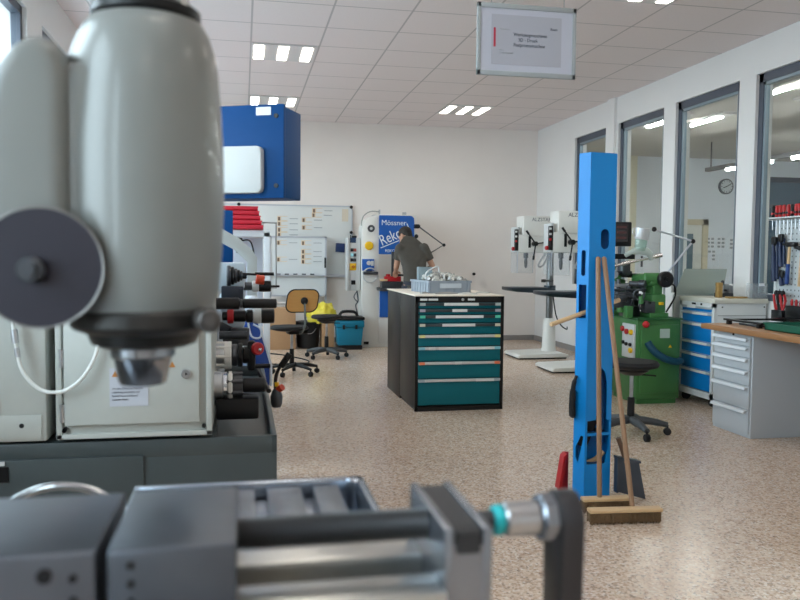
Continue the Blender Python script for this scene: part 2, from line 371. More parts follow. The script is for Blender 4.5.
# clock
ck = thing('wall_clock', 'round white wall clock with dark rim beyond the windows', 'clock', (9.25, AY, 2.6))
MB().cyl((9.25, AY-.05, 2.69), (9.25, AY-.002, 2.69), .15, seg=32).build('rim', mat('clock_rim', (.12, .13, .15), .4), ck)
MB().cyl((9.25, AY-.056, 2.69), (9.25, AY-.049, 2.69), .125, seg=32).build('dial', mat('clock_dial', (.62, .66, .70), .4), ck)
m_ = MB()
for k in range(12):
    a = k*PI/6; m_.box((9.25+.108*math.sin(a), AY-.058, 2.69+.108*math.cos(a)), (.010, .003, .022), rot=Matrix.Rotation(a, 3, 'Y'))
m_.build('hour_marks', BLACK, ck, smooth=False)
for a, l, nm in ((R(60), .10, 'minute_hand'), (R(250), .08, 'hour_hand')):
    MB().box((9.25+l/2*math.sin(a), AY-.062, 2.69+l/2*math.cos(a)), (.014, .004, l), rot=Matrix.Rotation(a, 3, 'Y')).build(nm, BLACK, ck, smooth=False)
for i, (x, z, l) in enumerate([(8.97, 1.60, 'left'), (9.20, 1.60, 'right'), (9.47, 1.58, 'far right'), (9.0, 1.35, 'lower')]):
    n = thing('notice_sheet', 'printed notice sheet on far wall beside the door, %s of the four' % l, 'notice', (x, AY, z-.1), 'notices beside the far door')
    MB().bb(x-.09, x+.09, AY-.006, AY-.001, z-.12, z+.12).build('sheet', PAPERW, n, smooth=False)
    q = MB()
    for r_ in range(3):
        for c_ in range(2):
            if random.random() < .85: q.bb(x-.08+c_*.09, x-.02+c_*.09, AY-.009, AY-.005, z+.05-r_*.075, z+.09-r_*.075)
    q.build('print', INKG, n, smooth=False)
# rail of tubes
rl = thing('light_rail', 'long suspended rail with fluorescent tubes in the adjoining room', 'lamp', (7.65, 8, 2.75))
MB().bb(7.61, 7.70, 3.5, 12.1, 2.74, 2.80).build('rail', mat('rail_dark', (.16, .16, .17), .5), rl, smooth=False)
for y in (12.0, 9.6, 7.0, 4.4): MB().cyl((7.655, y, 2.80), (7.655, y, CZ), .012, seg=8).build('hanger', mat('rail_dark', (0, 0, 0)), rl)
for y in (10.45, 8.9, 7.3, 5.7, 4.1): MB().cyl((7.655, y, 2.72), (7.655, y+1.1, 2.72), .028, seg=12).build('tube', TUBEM, rl)
# ceiling lamps
def lamp_unit(x0, y0, nslots=3):
    t = thing('ceiling_lamp', '', 'lamp', (x0+.31, y0+.30, CZ-.012))
    MB().bb(x0+.01, x0+.615, y0+.01, y0+.598, CZ-.012, CZ).build('housing', mat('lamp_housing', (.68, .66, .66), .6), t, smooth=False)
    for k in range(3):
        xx = x0+.03+k*.225; MB().bb(xx, xx+.092, y0+.05, y0+.56, CZ-.017, CZ-.011).build('light_slot', LAMPM, t, smooth=False)
    return t
lab = {(0, 2): 'three slot ceiling lamp above the big grey machine head', (0, 6): 'three slot ceiling lamp just above the blue wall cabinet, near the back wall',
       (4, 6): 'three slot ceiling lamp near the far right corner of the ceiling', (4, -2): 'three slot ceiling lamp cut by the upper photo edge, above the right windows',
       (4, 2): 'three slot ceiling lamp hidden behind the hanging sign'}
for c_ in (0, 4):
    for r_ in (-14, -10, -6, -2, 2, 6):
        if (c_, r_) != (0, -200):
            t = lamp_unit(.08+.625*c_, 6.24+.608*r_)
            l = lab.get((c_, r_)) or 'three slot ceiling lamp out of frame, %s row, %s' % ('left' if c_ == 0 else 'right', {2: 'far', -2: 'just behind the frame edge', -6: 'above the camera', -10: 'behind the camera', -14: 'at the front wall'}.get(r_, 'far'))
            if l: t['label'] = l
            else: t['label'] = 'three slot ceiling lamp out of frame in the near half of the room'; t['group'] = 'ceiling lamps out of frame'
for i, (x, y, l) in enumerate([(5.78, 10.25, 'seen through the second window'), (6.3, 10.1, 'seen through the third window'), (5.95, 7.75, 'seen through the nearest window'), (6.6, 7.9, 'at the photo edge in the nearest window'), (5.9, 5.2, 'out of frame near the wall windows'), (9.8, 11, 'added out of frame as fill light, by the dark glass door'), (9.8, 7.5, 'added out of frame as fill light, in the middle'), (9.8, 4, 'added out of frame as fill light, at the near end'), (8.6, 1, 'added out of frame as fill light, behind the camera')]):  # unseen lamps away from the windows are added to brighten the adjoining room
    t = thing('tube_lamp', 'flush fluorescent lamp on the adjoining ceiling, '+l, 'lamp', (x, y, CZ-.05))
    MB().bb(x-.10, x+.10, y-.62, y+.62, CZ-.03, CZ).build('housing', mat('lamp_housing', (0, 0, 0)), t, smooth=False)
    MB().bb(x-.035, x+.035, y-.42, y+.42, CZ-.05, CZ-.03).build('light_strip', TUBEM, t, smooth=False)

# house seen through the left windows
t = thing('neighbouring_house', 'pale blue grey house with flat eaves seen through the left window', 'building', (-9, 20, 0))
HP = mat('house_pale', (.62, .68, .74), .8)
MB().bb(-12, -6, 16, 24.5, 0, 6.0).build('wall', HP, t, smooth=False)
MB().bb(-12.4, -5.6, 15.6, 24.9, 6.0, 6.35).build('eaves', mat('eaves_grey', (.40, .48, .55), .6), t, smooth=False)
MB().bb(-12.2, -5.8, 15.8, 24.7, 6.35, 7.0).build('roof', mat('roof_pale', (.55, .62, .7), .6), t, smooth=False)
MB().bb(-40, LX-.25, -15, 60, -.6, -.5).build('ground', mat('pavement', (.3, .3, .3), .9), off=Vector((0, 0, 0)), smooth=False)['kind'] = 'structure'

# ================================================================ LARGE OBJECTS
# ---- black and teal drawer cabinets (front one faces the camera, rear one stands back to back)
def drawer(name_parent, x0, x1, y, z0, z1, m, hm, facing='y', hz=.02, strips=None, lip=.012):
    """one drawer front with handle bar; facing 'y' = looks towards -Y, 'x' = looks towards -X (x0,x1 are then Y values)"""
    def B(a0, a1, d0, d1, c0, c1, bev=0):
        q = MB()
        return q.bb(a0, a1, y-d1, y-d0, c0, c1, bev) if facing == 'y' else q.bb(y-d1, y-d0, a0, a1, c0, c1, bev)
    d = B(x0, x1, 0, .018, z0, z1, .002).build('drawer', m, name_parent)
    h = B(x0, x1, .014, .014+hz, z1-.024, z1-.002, .003).build('handle', hm, d)
    for a, c, mm in strips or []:
        if facing == 'y': a0, a1 = x0+(x1-x0)*a, x0+(x1-x0)*c
        else: a0, a1 = x1-(x1-x0)*a, x1-(x1-x0)*c
        B(min(a0, a1), max(a0, a1), .014+hz, .017+hz, z1-.024, z1-.001).build('label_strip', mm, d, smooth=False)
    return d
cab = thing('drawer_cabinet', 'black drawer cabinet with eight teal drawer fronts, the front one of the pair', 'cabinet', (1.765, 6.6, 0))
MB().bb(1.386, 2.145, 6.32, 6.92, .03, .952, .004).bb(1.386, 1.410, 6.30, 6.33, .0, .952).bb(2.121, 2.145, 6.30, 6.33, 0, .952).bb(1.386, 2.145, 6.30, 6.33, .905, .952).bb(1.386, 2.145, 6.30, 6.33, 0, .035).bb(1.40, 2.13, 6.34, 6.9, 0, .04).build('carcass', CABBLK, cab)
DZ = [.900, .848, .797, .728, .635, .535, .412, .268, .045]
SIL = mat('handle_silver', (.62, .62, .60), .35, .3)
EC = [(.42, .48, .46), (.42, .38, .42), (.10, .62, .42), (.60, .58, .45), (.80, .74, .30), (.25, .58, .68), (.85, .22, .10), (.35, .42, .46)]
WS = [[(.30, .72)], [(.40, .58)], [(.20, .78)], [(.28, .68)], [(.38, .62)], [(.12, .20), (.24, .92)], [(.44, .52)], [(.70, .92)]]
for i in range(8):
    em = mat('end_clip_%d' % i, EC[i], .4)
    drawer(cab, 1.414, 2.117, 6.32, DZ[i+1]+.006, DZ[i], TEAL, SIL if i in (4, 5, 6, 7) else mat('handle_dark', (.06, .07, .075), .35, .5), strips=[(.01, .075, em), (.925, .99, em)]+[(a, c, mat('strip_white', (.72, .73, .70), .5)) for a, c in WS[i]])
MB().bb(1.425, 1.485, 6.296, 6.30, .918, .934).bb(1.495, 1.575, 6.296, 6.30, .918, .934).bb(1.83, 1.89, 6.296, 6.30, .918, .934).build('nameplate', mat('strip_white', (0, 0, 0)), cab, smooth=False)
MB().cyl((1.785, 6.30, .926), (1.785, 6.288, .926), .011, seg=14).build('lock', STEEL, cab)
cab2 = thing('drawer_cabinet', 'plain black steel cabinet back to back behind the teal drawer front', 'cabinet', (1.765, 7.2, 0))
MB().bb(1.386, 2.145, 6.93, 7.55, .0, .952, .004).build('carcass', CABBLK, cab2)
for i in range(5):
    MB().bb(1.414, 2.117, 7.55, 7.568, .05+i*.17, .21+i*.17, .002).build('drawer', TEAL, cab2)
tag(MB().bb(1.380, 2.151, 6.296, 7.575, .952, .962, .002).build('cabinet_worktop', WOODT), 'pale laminate worktop lying across both black cabinets', 'worktop')
# crate with fittings
CR = R(8)
cr = thing('storage_crate', 'grey plastic euro crate heaped with fittings on the worktop', 'crate', (1.735, 6.86, .962), local=True, rz=CR)
CG = mat('crate_grey', (.30, .34, .39), .5)
q = MB(); W, D, Hh = .385, .46, .108
q.bb(-W/2, W/2, -D/2, D/2, 0, .006).bb(-W/2, W/2, -D/2, -D/2+.008, 0, Hh).bb(-W/2, W/2, D/2-.008, D/2, 0, Hh).bb(-W/2, -W/2+.008, -D/2, D/2, 0, Hh).bb(W/2-.008, W/2, -D/2, D/2, 0, Hh)
q.bb(-W/2-.008, W/2+.008, -D/2-.008, -D/2+.006, Hh-.018, Hh).bb(-W/2-.008, W/2+.008, D/2-.006, D/2+.008, Hh-.018, Hh).bb(-W/2-.008, -W/2+.006, -D/2, D/2, Hh-.018, Hh).bb(W/2-.006, W/2+.008, -D/2, D/2, Hh-.018, Hh)
for k in range(6): q.bb(-W/2+.02+k*.066, -W/2+.026+k*.066, -D/2-.006, -D/2, 0, Hh-.02)
for k in range(7): q.bb(-W/2-.006, -W/2, -D/2+.02+k*.066, -D/2+.026+k*.066, 0, Hh-.02)
q.build('crate_box', CG, cr)
MB().bb(-.10, .10, -D/2-.011, -D/2-.007, .045, .085).build('grip_label', mat('crate_label', (.55, .6, .65), .5), cr, smooth=False)
FW = mat('fitting_white', (.60, .58, .53), .5, noise=.2, nscale=30); FG = mat('fitting_metal', (.40, .39, .37), .4, .6)
rnd = random.Random(5)
for k in range(64):
    x = rnd.uniform(-.16, .16); y = rnd.uniform(-.20, .20); hgt = .075+.095*(1-(x/.24)**2)*(1-(y/.30)**2)+rnd.uniform(0, .012)
    cx = 1.735+x*math.cos(CR)-y*math.sin(CR); cy = 6.86+x*math.sin(CR)+y*math.cos(CR)
    typ = k % 4; q = MB(); d = Vector((rnd.uniform(-1, 1), rnd.uniform(-1, 1), rnd.uniform(-.4, .5))).normalized(); c = Vector((cx, cy, .962+hgt-.02))
    if typ == 0: q.cyl(c-d*.035, c+d*.035, .016, ch=.003).cyl(c-d*.045, c-d*.03, .023, seg=6); nm = 'pipe_fitting'
    elif typ == 1: q.tube([c-d*.04, c, c+Vector((-d.y, d.x, .2))*.04], .013, 10, smooth=4); nm = 'elbow_fitting'
    elif typ == 2: q.torus(c, d, .028, .008, 20, 8).cyl(c-d*.01, c+d*.03, .012); nm = 'ring_clamp'
    else: q.box(c, (.06, .035, .025), .004, rot=Matrix.Rotation(rnd.uniform(0, 3), 3, 'Z') @ Matrix.Rotation(rnd.uniform(-.6, .6), 3, 'X')).cyl(c, c+Vector((0, 0, .03)), .009); nm = 'bracket_fitting'
    pale = rnd.random() < .6; kd = {'pipe_fitting': 'straight pipe fitting', 'elbow_fitting': 'bent elbow fitting', 'ring_clamp': 'ring shaped clamp', 'bracket_fitting': 'blocky bracket'}[nm]
    tag(q.build(nm, FW if pale else FG), '%s %s heaped in the grey crate' % ('pale' if pale else 'metal grey', kd), 'fitting', '%s %ss in the grey crate' % ('pale' if pale else 'metal grey', kd))
ho = MB().tube([(1.595, 6.80, 1.00), (1.585, 6.78, 1.08), (1.58, 6.77, 1.13), (1.63, 6.80, 1.165), (1.70, 6.83, 1.19), (1.715, 6.83, 1.15), (1.72, 6.84, 1.09)], .007, 8, smooth=6).build('white_tube', mat('tube_white', (.75, .77, .78), .4))
tag(ho, 'thin white bent tube sticking up out of the grey crate', 'tube')
t = MB().bb(1.555, 1.68, 6.94, 7.03, .975, 1.185, .006).build('clear_container', glass('container_plastic', (.75, .85, .88), 1, .08, .45, (.42, .52, .56)))
tag(t, 'translucent bluish plastic box standing in the crate', 'container')
for i, (x, y, l, a) in enumerate([(1.70, 6.50, .20, .1), (1.87, 6.44, .16, -.2), (1.52, 6.56, .08, .5), (2.06, 6.62, .12, .05)]):
    t = MB().box((x, y, .962+.006), (l, .035, .012), .003, rot=Matrix.Rotation(a, 3, 'Z')).cyl((x-l*.3, y, .973), (x+l*.2, y+.01, .973), .006).build('flat_bar', FW if i % 2 else FG)
    tag(t, ['long pale strip with a rod lying before the crate', 'pale bar lying at the worktop front, right of the middle', 'short bar at the left front of the crate', 'bar lying right of the crate corner'][i], 'bar')

# ---- white bench with wooden top, drawer unit
un = thing('drawer_unit', 'pale grey drawer unit with six handles under the wooden bench top', 'cabinet', (3.95, 5.2, 0))
MB().bb(3.545, 4.36, 4.97, 5.43, 0, .742, .003).build('carcass', BENCHG, un)
GH = [.708, .644, .561, .470, .361, .192]
HW = mat('handle_pale', (.72, .75, .78), .35)
for i in range(6):
    z1 = GH[i]+.012; z0 = (GH[i+1]+.016) if i < 5 else .03
    d = MB().bb(3.53, 3.546, 4.985, 5.415, z0, z1, .002).build('drawer', BENCHG, un)
    MB().prism([(3.53, z1-.003), (3.508, z1-.006), (3.502, z1-.026), (3.508, z1-.028), (3.516, z1-.012), (3.53, z1-.012)], 'y', 5.0, 5.41).build('handle', HW, d, smooth=False)
MB().cyl((3.546, 5.2, .728), (3.538, 5.2, .728), .008, seg=12).build('lock', BLACKM, un)
tp = tag(MB().bb(3.47, 4.42, 2.2, 5.51, .745, .785, .004).build('bench_top', WOODR), 'thick wooden workbench top along the right window wall', 'worktop')
ub = thing('drawer_unit', 'pale grey bench pedestal standing out of frame at the near end', 'cabinet', (3.95, 2.6, 0))
MB().bb(3.545, 4.36, 2.3, 2.75, 0, .745, .003).build('carcass', BENCHG, ub)
for i in range(3): MB().bb(3.53, 3.546, 2.32, 2.73, .05+i*.23, .26+i*.23, .002).build('drawer', BENCHG, ub)
# ---- blue drawer trolley
tr = thing('drawer_trolley', 'white drawer trolley with blue fronts on castors left of the bench', 'cabinet', (4.18, 6.3, 0))
TW = mat('trolley_white', (.66, .68, .68), .45)
MB().bb(3.945, 4.42, 6.04, 6.58, .13, .90, .003).bb(3.925, 3.95, 6.04, 6.075, .07, .90).bb(3.925, 3.95, 6.545, 6.58, .07, .90).bb(3.925, 3.95, 6.04, 6.58, .865, .90).bb(3.925, 3.95, 6.04, 6.58, .07, .125).build('carcass', TW, tr)
MB().bb(3.92, 4.43, 6.03, 6.59, .90, .94, .003).build('top_board', mat('trolley_top', (.62, .60, .52), .5), tr)
MB().bb(3.96, 4.42, 6.036, 6.041, .795, .80).build('side_seam', mat('seam_grey', (.3, .31, .31), .5), tr, smooth=False)
for x, z in ((4.0, .87), (4.4, .87), (4.05, .76), (4.4, .76)): MB().cyl((x, 6.041, z), (x, 6.034, z), .006, seg=10).build('side_bolt', BLACK, tr)
BHZ = [.868, .815, .715, .556, .447, .306, .128]
for i in range(6):
    drawer(tr, 6.078, 6.542, 3.95, BHZ[i+1]+.006, BHZ[i], DRAWB, mat('trolley_handle', (.50, .54, .57), .35, .4), facing='x', strips=[(.22 if i == 0 else .40, .9 if i else .5, mat('strip_white', (0, 0, 0)))])
MB().bb(3.922, 3.926, 6.32, 6.38, .876, .892).build('logo_plate', BLACK, tr, smooth=False)
MB().bb(3.922, 3.926, 6.22, 6.245, .876, .892).build('lock', BLACKM, tr, smooth=False)
for x in (3.98, 4.38):
    for y in (6.10, 6.52):
        c = MB().bb(x-.02, x+.02, y-.02, y+.02, .075, .13, .003).build('castor', STEEL, tr)
        MB().cyl((x, y-.014, .042), (x, y+.014, .042), .042, ch=.006).build('wheel', RUBBER, c)
tag(MB().box((4.115, 6.27, .94+.066), (.045, .045, .132), .003).build('wooden_block', BRASS), 'upright brown block standing on the trolley top', 'block')
tag(MB().bb(4.10, 4.28, 6.10, 6.16, .94, .955, .002).build('wood_strip', BRASS), 'flat brown strip lying along the trolley top', 'strip')
sv = thing('toolmaker_vice', 'small dark steel vice beside the brown block on the trolley', 'vice', (4.21, 6.35, .94))
MB().bb(4.15, 4.28, 6.30, 6.40, .94, .975, .003).build('base', DSTEEL, sv)
MB().bb(4.15, 4.19, 6.31, 6.39, .975, 1.045, .004).bb(4.24, 4.28, 6.31, 6.39, .975, 1.055, .004).build('jaw', STEEL, sv)
MB().cyl((4.19, 6.35, 1.0), (4.24, 6.35, 1.0), .01).cyl((4.20, 6.35, 1.0), (4.20, 6.35, 1.07), .008).ball((4.20, 6.35, 1.075), .016).build('spindle', DSTEEL, sv)
tag(MB().prism([(3.905, .945), (4.009, 1.186), (4.44, 1.186), (4.40, .945)], 'y', 6.65, 6.656).build('clear_guard_sheet', PLEXI, smooth=False), 'slanted milky green plexiglass sheet behind the blue trolley', 'sheet')
tag(MB().prism([(3.915, 0), (4.39, 0), (4.39, .945), (3.915, .945)], 'y', 6.66, 6.69).build('support_board', mat('board_pale', (.5, .52, .5), .6)), 'pale board standing behind the blue trolley', 'board')
cb = thing('clear_box', 'clear plastic box at the right end of the trolley top', 'box', (4.37, 6.1, .94))
q = MB().bb(4.30, 4.43, 6.04, 6.044, .94, 1.07).bb(4.30, 4.43, 6.146, 6.15, .94, 1.07).bb(4.30, 4.304, 6.04, 6.15, .94, 1.07).bb(4.426, 4.43, 6.04, 6.15, .94, 1.07).bb(4.30, 4.43, 6.04, 6.15, .94, .945)
q.build('walls', PLEXC, cb, smooth=False)
MB().bb(4.34, 4.39, 6.03, 6.039, 1.05, 1.075).build('label_tag', PAPERW, cb, smooth=False)

# ---- green lathe: bed runs along Y, headstock end faces the camera
ln = thing('green_machine', 'green toolroom lathe with chuck, handwheels and teal hose', 'lathe', (3.6, 6.9, 0))
MB().bb(3.37, 3.785, 6.32, 6.80, .045, .742, .008).bb(3.39, 3.765, 6.34, 6.78, .0, .05).bb(3.36, 3.785, 6.80, 7.45, .10, .742, .008).bb(3.40, 3.76, 7.1, 7.4, 0, .12).bb(3.40, 3.76, 6.30, 6.321, .10, .70, .004).build('base_cabinet', GREEN, ln)
MB().bb(3.36, 3.795, 6.30, 7.47, .742, .756, .004).build('chip_tray', mat('tray_dark_green', (.02, .12, .035), .4), ln)
cp = MB().bb(3.350, 3.37, 6.34, 6.56, .40, .70, .004).build('control_panel', LGREY, ln)
for y, z, mm in ((6.54, .65, RED), (6.46, .63, RED), (6.38, .63, YELLOW), (6.52, .53, BLACK), (6.46, .52, BLACK), (6.39, .52, BLACK), (6.38, .47, YELLOW)):
    MB().cyl((3.351, y, z), (3.33, y, z), .024 if mm != BLACK else .016, ch=.003).build('push_button', mm, cp)
MB().bb(3.575, 3.665, 6.292, 6.30, .585, .665).build('type_plate', mat('plate_pale_green', (.45, .55, .48), .5), ln, smooth=False)
MB().prism([(3.66, .50), (3.69, .50), (3.675, .525)], 'y', 6.294, 6.30).build('warning_triangle', YELLOW, ln, smooth=False)
# headstock column (nearest) with round black pulley cover
MB().bb(3.51, 3.69, 6.36, 6.60, .756, .80, .006).bb(3.535, 3.675, 6.38, 6.58, .79, .965, .02).bb(3.56, 3.65, 6.40, 6.56, .95, 1.05, .015).build('headstock_column', GREEN, ln)
MB().cyl((3.50, 6.48, 1.10), (3.685, 6.43, 1.10), .052, ch=.012, seg=24).cyl((3.57, 6.5, 1.09), (3.57, 6.75, 1.09), .05, ch=.012).box((3.60, 6.48, 1.055), (.13, .15, .05), .02).build('motor_head', GREEN, ln)
MB().cyl((3.655, 6.40, 1.095), (3.655, 6.345, 1.095), .072, seg=32, ch=.010).cyl((3.655, 6.345, 1.095), (3.655, 6.325, 1.095), .02).build('pulley_cover', BLACKM, ln)
MB().cyl((3.42, 6.40, 1.055), (3.46, 6.36, 1.055), .035, ch=.004).cyl((3.42, 6.40, 1.055), (3.36, 6.46, 1.055), .024).build('chuck', DSTEEL, ln)
MB().bb(3.60, 3.635, 6.355, 6.38, .87, .895).build('arrow_sticker', YELLOW, ln, smooth=False)
# second column left
MB().bb(3.34, 3.46, 6.75, 7.0, .76, 1.0, .015).bb(3.33, 3.44, 6.76, 6.95, 1.0, 1.12, .02).cyl((3.28, 6.85, 1.20), (3.40, 6.85, 1.20), .055, ch=.01).cyl((3.22, 6.80, 1.17), (3.30, 6.80, 1.17), .04, ch=.008).build('tool_slide', GREEN, ln)
MB().bb(3.26, 3.74, 6.80, 6.92, 1.10, 1.14, .004).bb(3.30, 3.50, 6.60, 6.75, .985, 1.02, .004).bb(3.22, 3.50, 6.5, 6.56, 1.02, 1.05, .004).cyl((3.30, 6.70, 1.13), (3.30, 6.62, 1.13), .035, ch=.004).cyl((3.19, 6.6, 1.05), (3.34, 6.6, 1.05), .022, ch=.004).build('cross_slide', STEEL, ln)
MB().cyl((3.18, 6.7, 1.175), (3.64, 6.5, 1.30), .013).cyl((3.62, 6.51, 1.295), (3.68, 6.48, 1.31), .02).cyl((3.36, 6.62, 1.225), (3.42, 6.6, 1.24), .02).build('lever_bar', CHROME, ln)
MB().cyl((3.60, 6.7, 1.20), (3.60, 6.7, 1.30), .01).bb(3.44, 3.50, 6.72, 6.76, 1.12, 1.25, .004).bb(3.42, 3.56, 6.8, 6.84, 1.10, 1.16, .004).bb(3.54, 3.60, 6.70, 6.78, .98, 1.14, .01).bb(3.46, 3.53, 6.60, 6.70, .78, 1.0, .01).build('tool_post', DSTEEL, ln)
MB().bb(3.24, 3.40, 6.44, 6.62, .84, .98, .008).bb(3.20, 3.30, 6.40, 6.50, .90, .96, .006).bb(3.36, 3.50, 6.52, 6.66, .756, .85, .006).bb(3.46, 3.56, 6.36, 6.44, .80, .90, .006).cyl((3.30, 6.55, .98), (3.30, 6.55, 1.09), .018).cyl((3.38, 6.50, .98), (3.38, 6.50, 1.03), .028).cyl((3.20, 6.46, 1.0), (3.52, 6.46, 1.0), .012).build('compound_slide', DSTEEL, ln)
MB().cyl((3.28, 6.47, .80), (3.28, 6.47, .90), .03).cyl((3.42, 6.36, .88), (3.42, 6.36, .96), .022).bb(3.30, 3.36, 6.38, 6.46, .756, .86, .006).build('green_bracket', GREEN, ln)
MB().bb(3.42, 3.60, 7.05, 7.40, .756, 1.05, .02).bb(3.44, 3.58, 6.95, 7.06, .95, 1.08, .02).build('tailstock', GREEN, ln)
for x, y, z in ((3.33, 6.45, .90), (3.30, 6.6, .86), (3.48, 6.40, .86), (3.40, 6.36, .96)):
    h = MB().torus((x, y, z), (-.5, -.8, 0), .045, .008, 24, 8).cyl((x, y+.03, z), (x, y-.02, z), .012).build('handwheel', DSTEEL, ln)
    MB().cyl((x+.03, y-.01, z+.03), (x+.02, y-.06, z+.03), .009).build('crank_knob', BLACK, h)
MB().cyl((3.43, 6.35, .745), (3.43, 6.35, .56), .012).ball((3.43, 6.35, .55), .014).build('feed_lever', CHROME, ln)
MB().ball((3.435, 6.29, .705), .030).cyl((3.435, 6.33, .71), (3.435, 6.29, .705), .008).build('red_knob', RED, ln)
MB().tube([(3.46, 6.30, .55), (3.50, 6.27, .48), (3.58, 6.25, .42), (3.66, 6.25, .39), (3.73, 6.26, .38), (3.775, 6.29, .385)], .032, 12, smooth=6).build('coolant_hose', mat('hose_dark_teal', (.0, .055, .10), .5), ln)
q = MB().tube([(3.70, 6.42, 1.05), (3.78, 6.44, 1.04), (3.80, 6.45, .95), (3.76, 6.46, .86), (3.72, 6.46, .80)], .008, 8, smooth=6); q.build('power_cable', BLACK, ln)
# readout on post, swing lamp, guard cup
rd = thing('digital_readout', 'black digital readout box on a post behind the blue pillar', 'readout', (3.45, 7.0, .756))
MB().cyl((3.45, 7.0, .756), (3.45, 7.0, 1.42), .02).bb(3.40, 3.68, 6.98, 7.02, 1.27, 1.32, .004).build('post', BLACKM, rd)
MB().bb(3.36, 3.60, 6.90, 7.02, 1.39, 1.62, .01).build('housing', BLACK, rd)
MB().bb(3.43, 3.56, 6.895, 6.901, 1.43, 1.60, .001).build('screen', mat('readout_screen', (.05, .04, .04), .15), rd, smooth=False)
q = MB()
for k in range(3): q.bb(3.445, 3.54, 6.891, 6.896, 1.56-k*.05, 1.58-k*.05)
q.build('digit_rows', mat('readout_red', (.10, .03, .03), .3), rd, smooth=False)
lp = thing('machine_lamp', 'silver swing arm lamp over the green lathe, cup shaped head', 'lamp', (3.75, 6.5, .76))
MB().tube([(3.72, 6.5, .76), (3.72, 6.5, 1.12), (3.94, 6.42, 1.435)], .009, 8).tube([(3.94, 6.42, 1.435), (3.54, 6.4, 1.535)], .009, 8).build('arm', ALU, lp)
for p in ((3.94, 6.42, 1.435), (3.55, 6.4, 1.535)): MB().ball(p, .022).build('joint', BLACK, lp)
MB().lathe([(.055, 0), (.06, .015), (.064, .095), (.058, .10), (.054, .02)], (3.44, 6.42, 1.445), (.08, -.05, .99), cap=False).torus((3.44, 6.42, 1.45), (.18, -.1, .98), .06, .005, 30, 6).tube([(3.39, 6.42, 1.47), (3.355, 6.42, 1.50), (3.36, 6.42, 1.54), (3.40, 6.42, 1.55)], .005, 6).build('shade', mat('lamp_shade_silver', (.66, .68, .70), .35, .4), lp)
MB().lathe([(.05, 0), (.052, .10)], (3.435, 6.43, 1.345), (.1, 0, 1)).build('glass_cup', glass('cup_green', (.8, .92, .86), 1, .05, .35, (.45, .58, .52)), lp)
MB().tube([(3.32, 6.48, 1.30), (3.38, 6.44, 1.34), (3.46, 6.42, 1.345), (3.52, 6.42, 1.32), (3.55, 6.44, 1.27)], [.02, .03, .035, .03, .02], 10, smooth=4).build('chip_guard', glass('guard_plastic', (.85, .9, .88), 1, .1, .5, (.6, .66, .62)), lp)

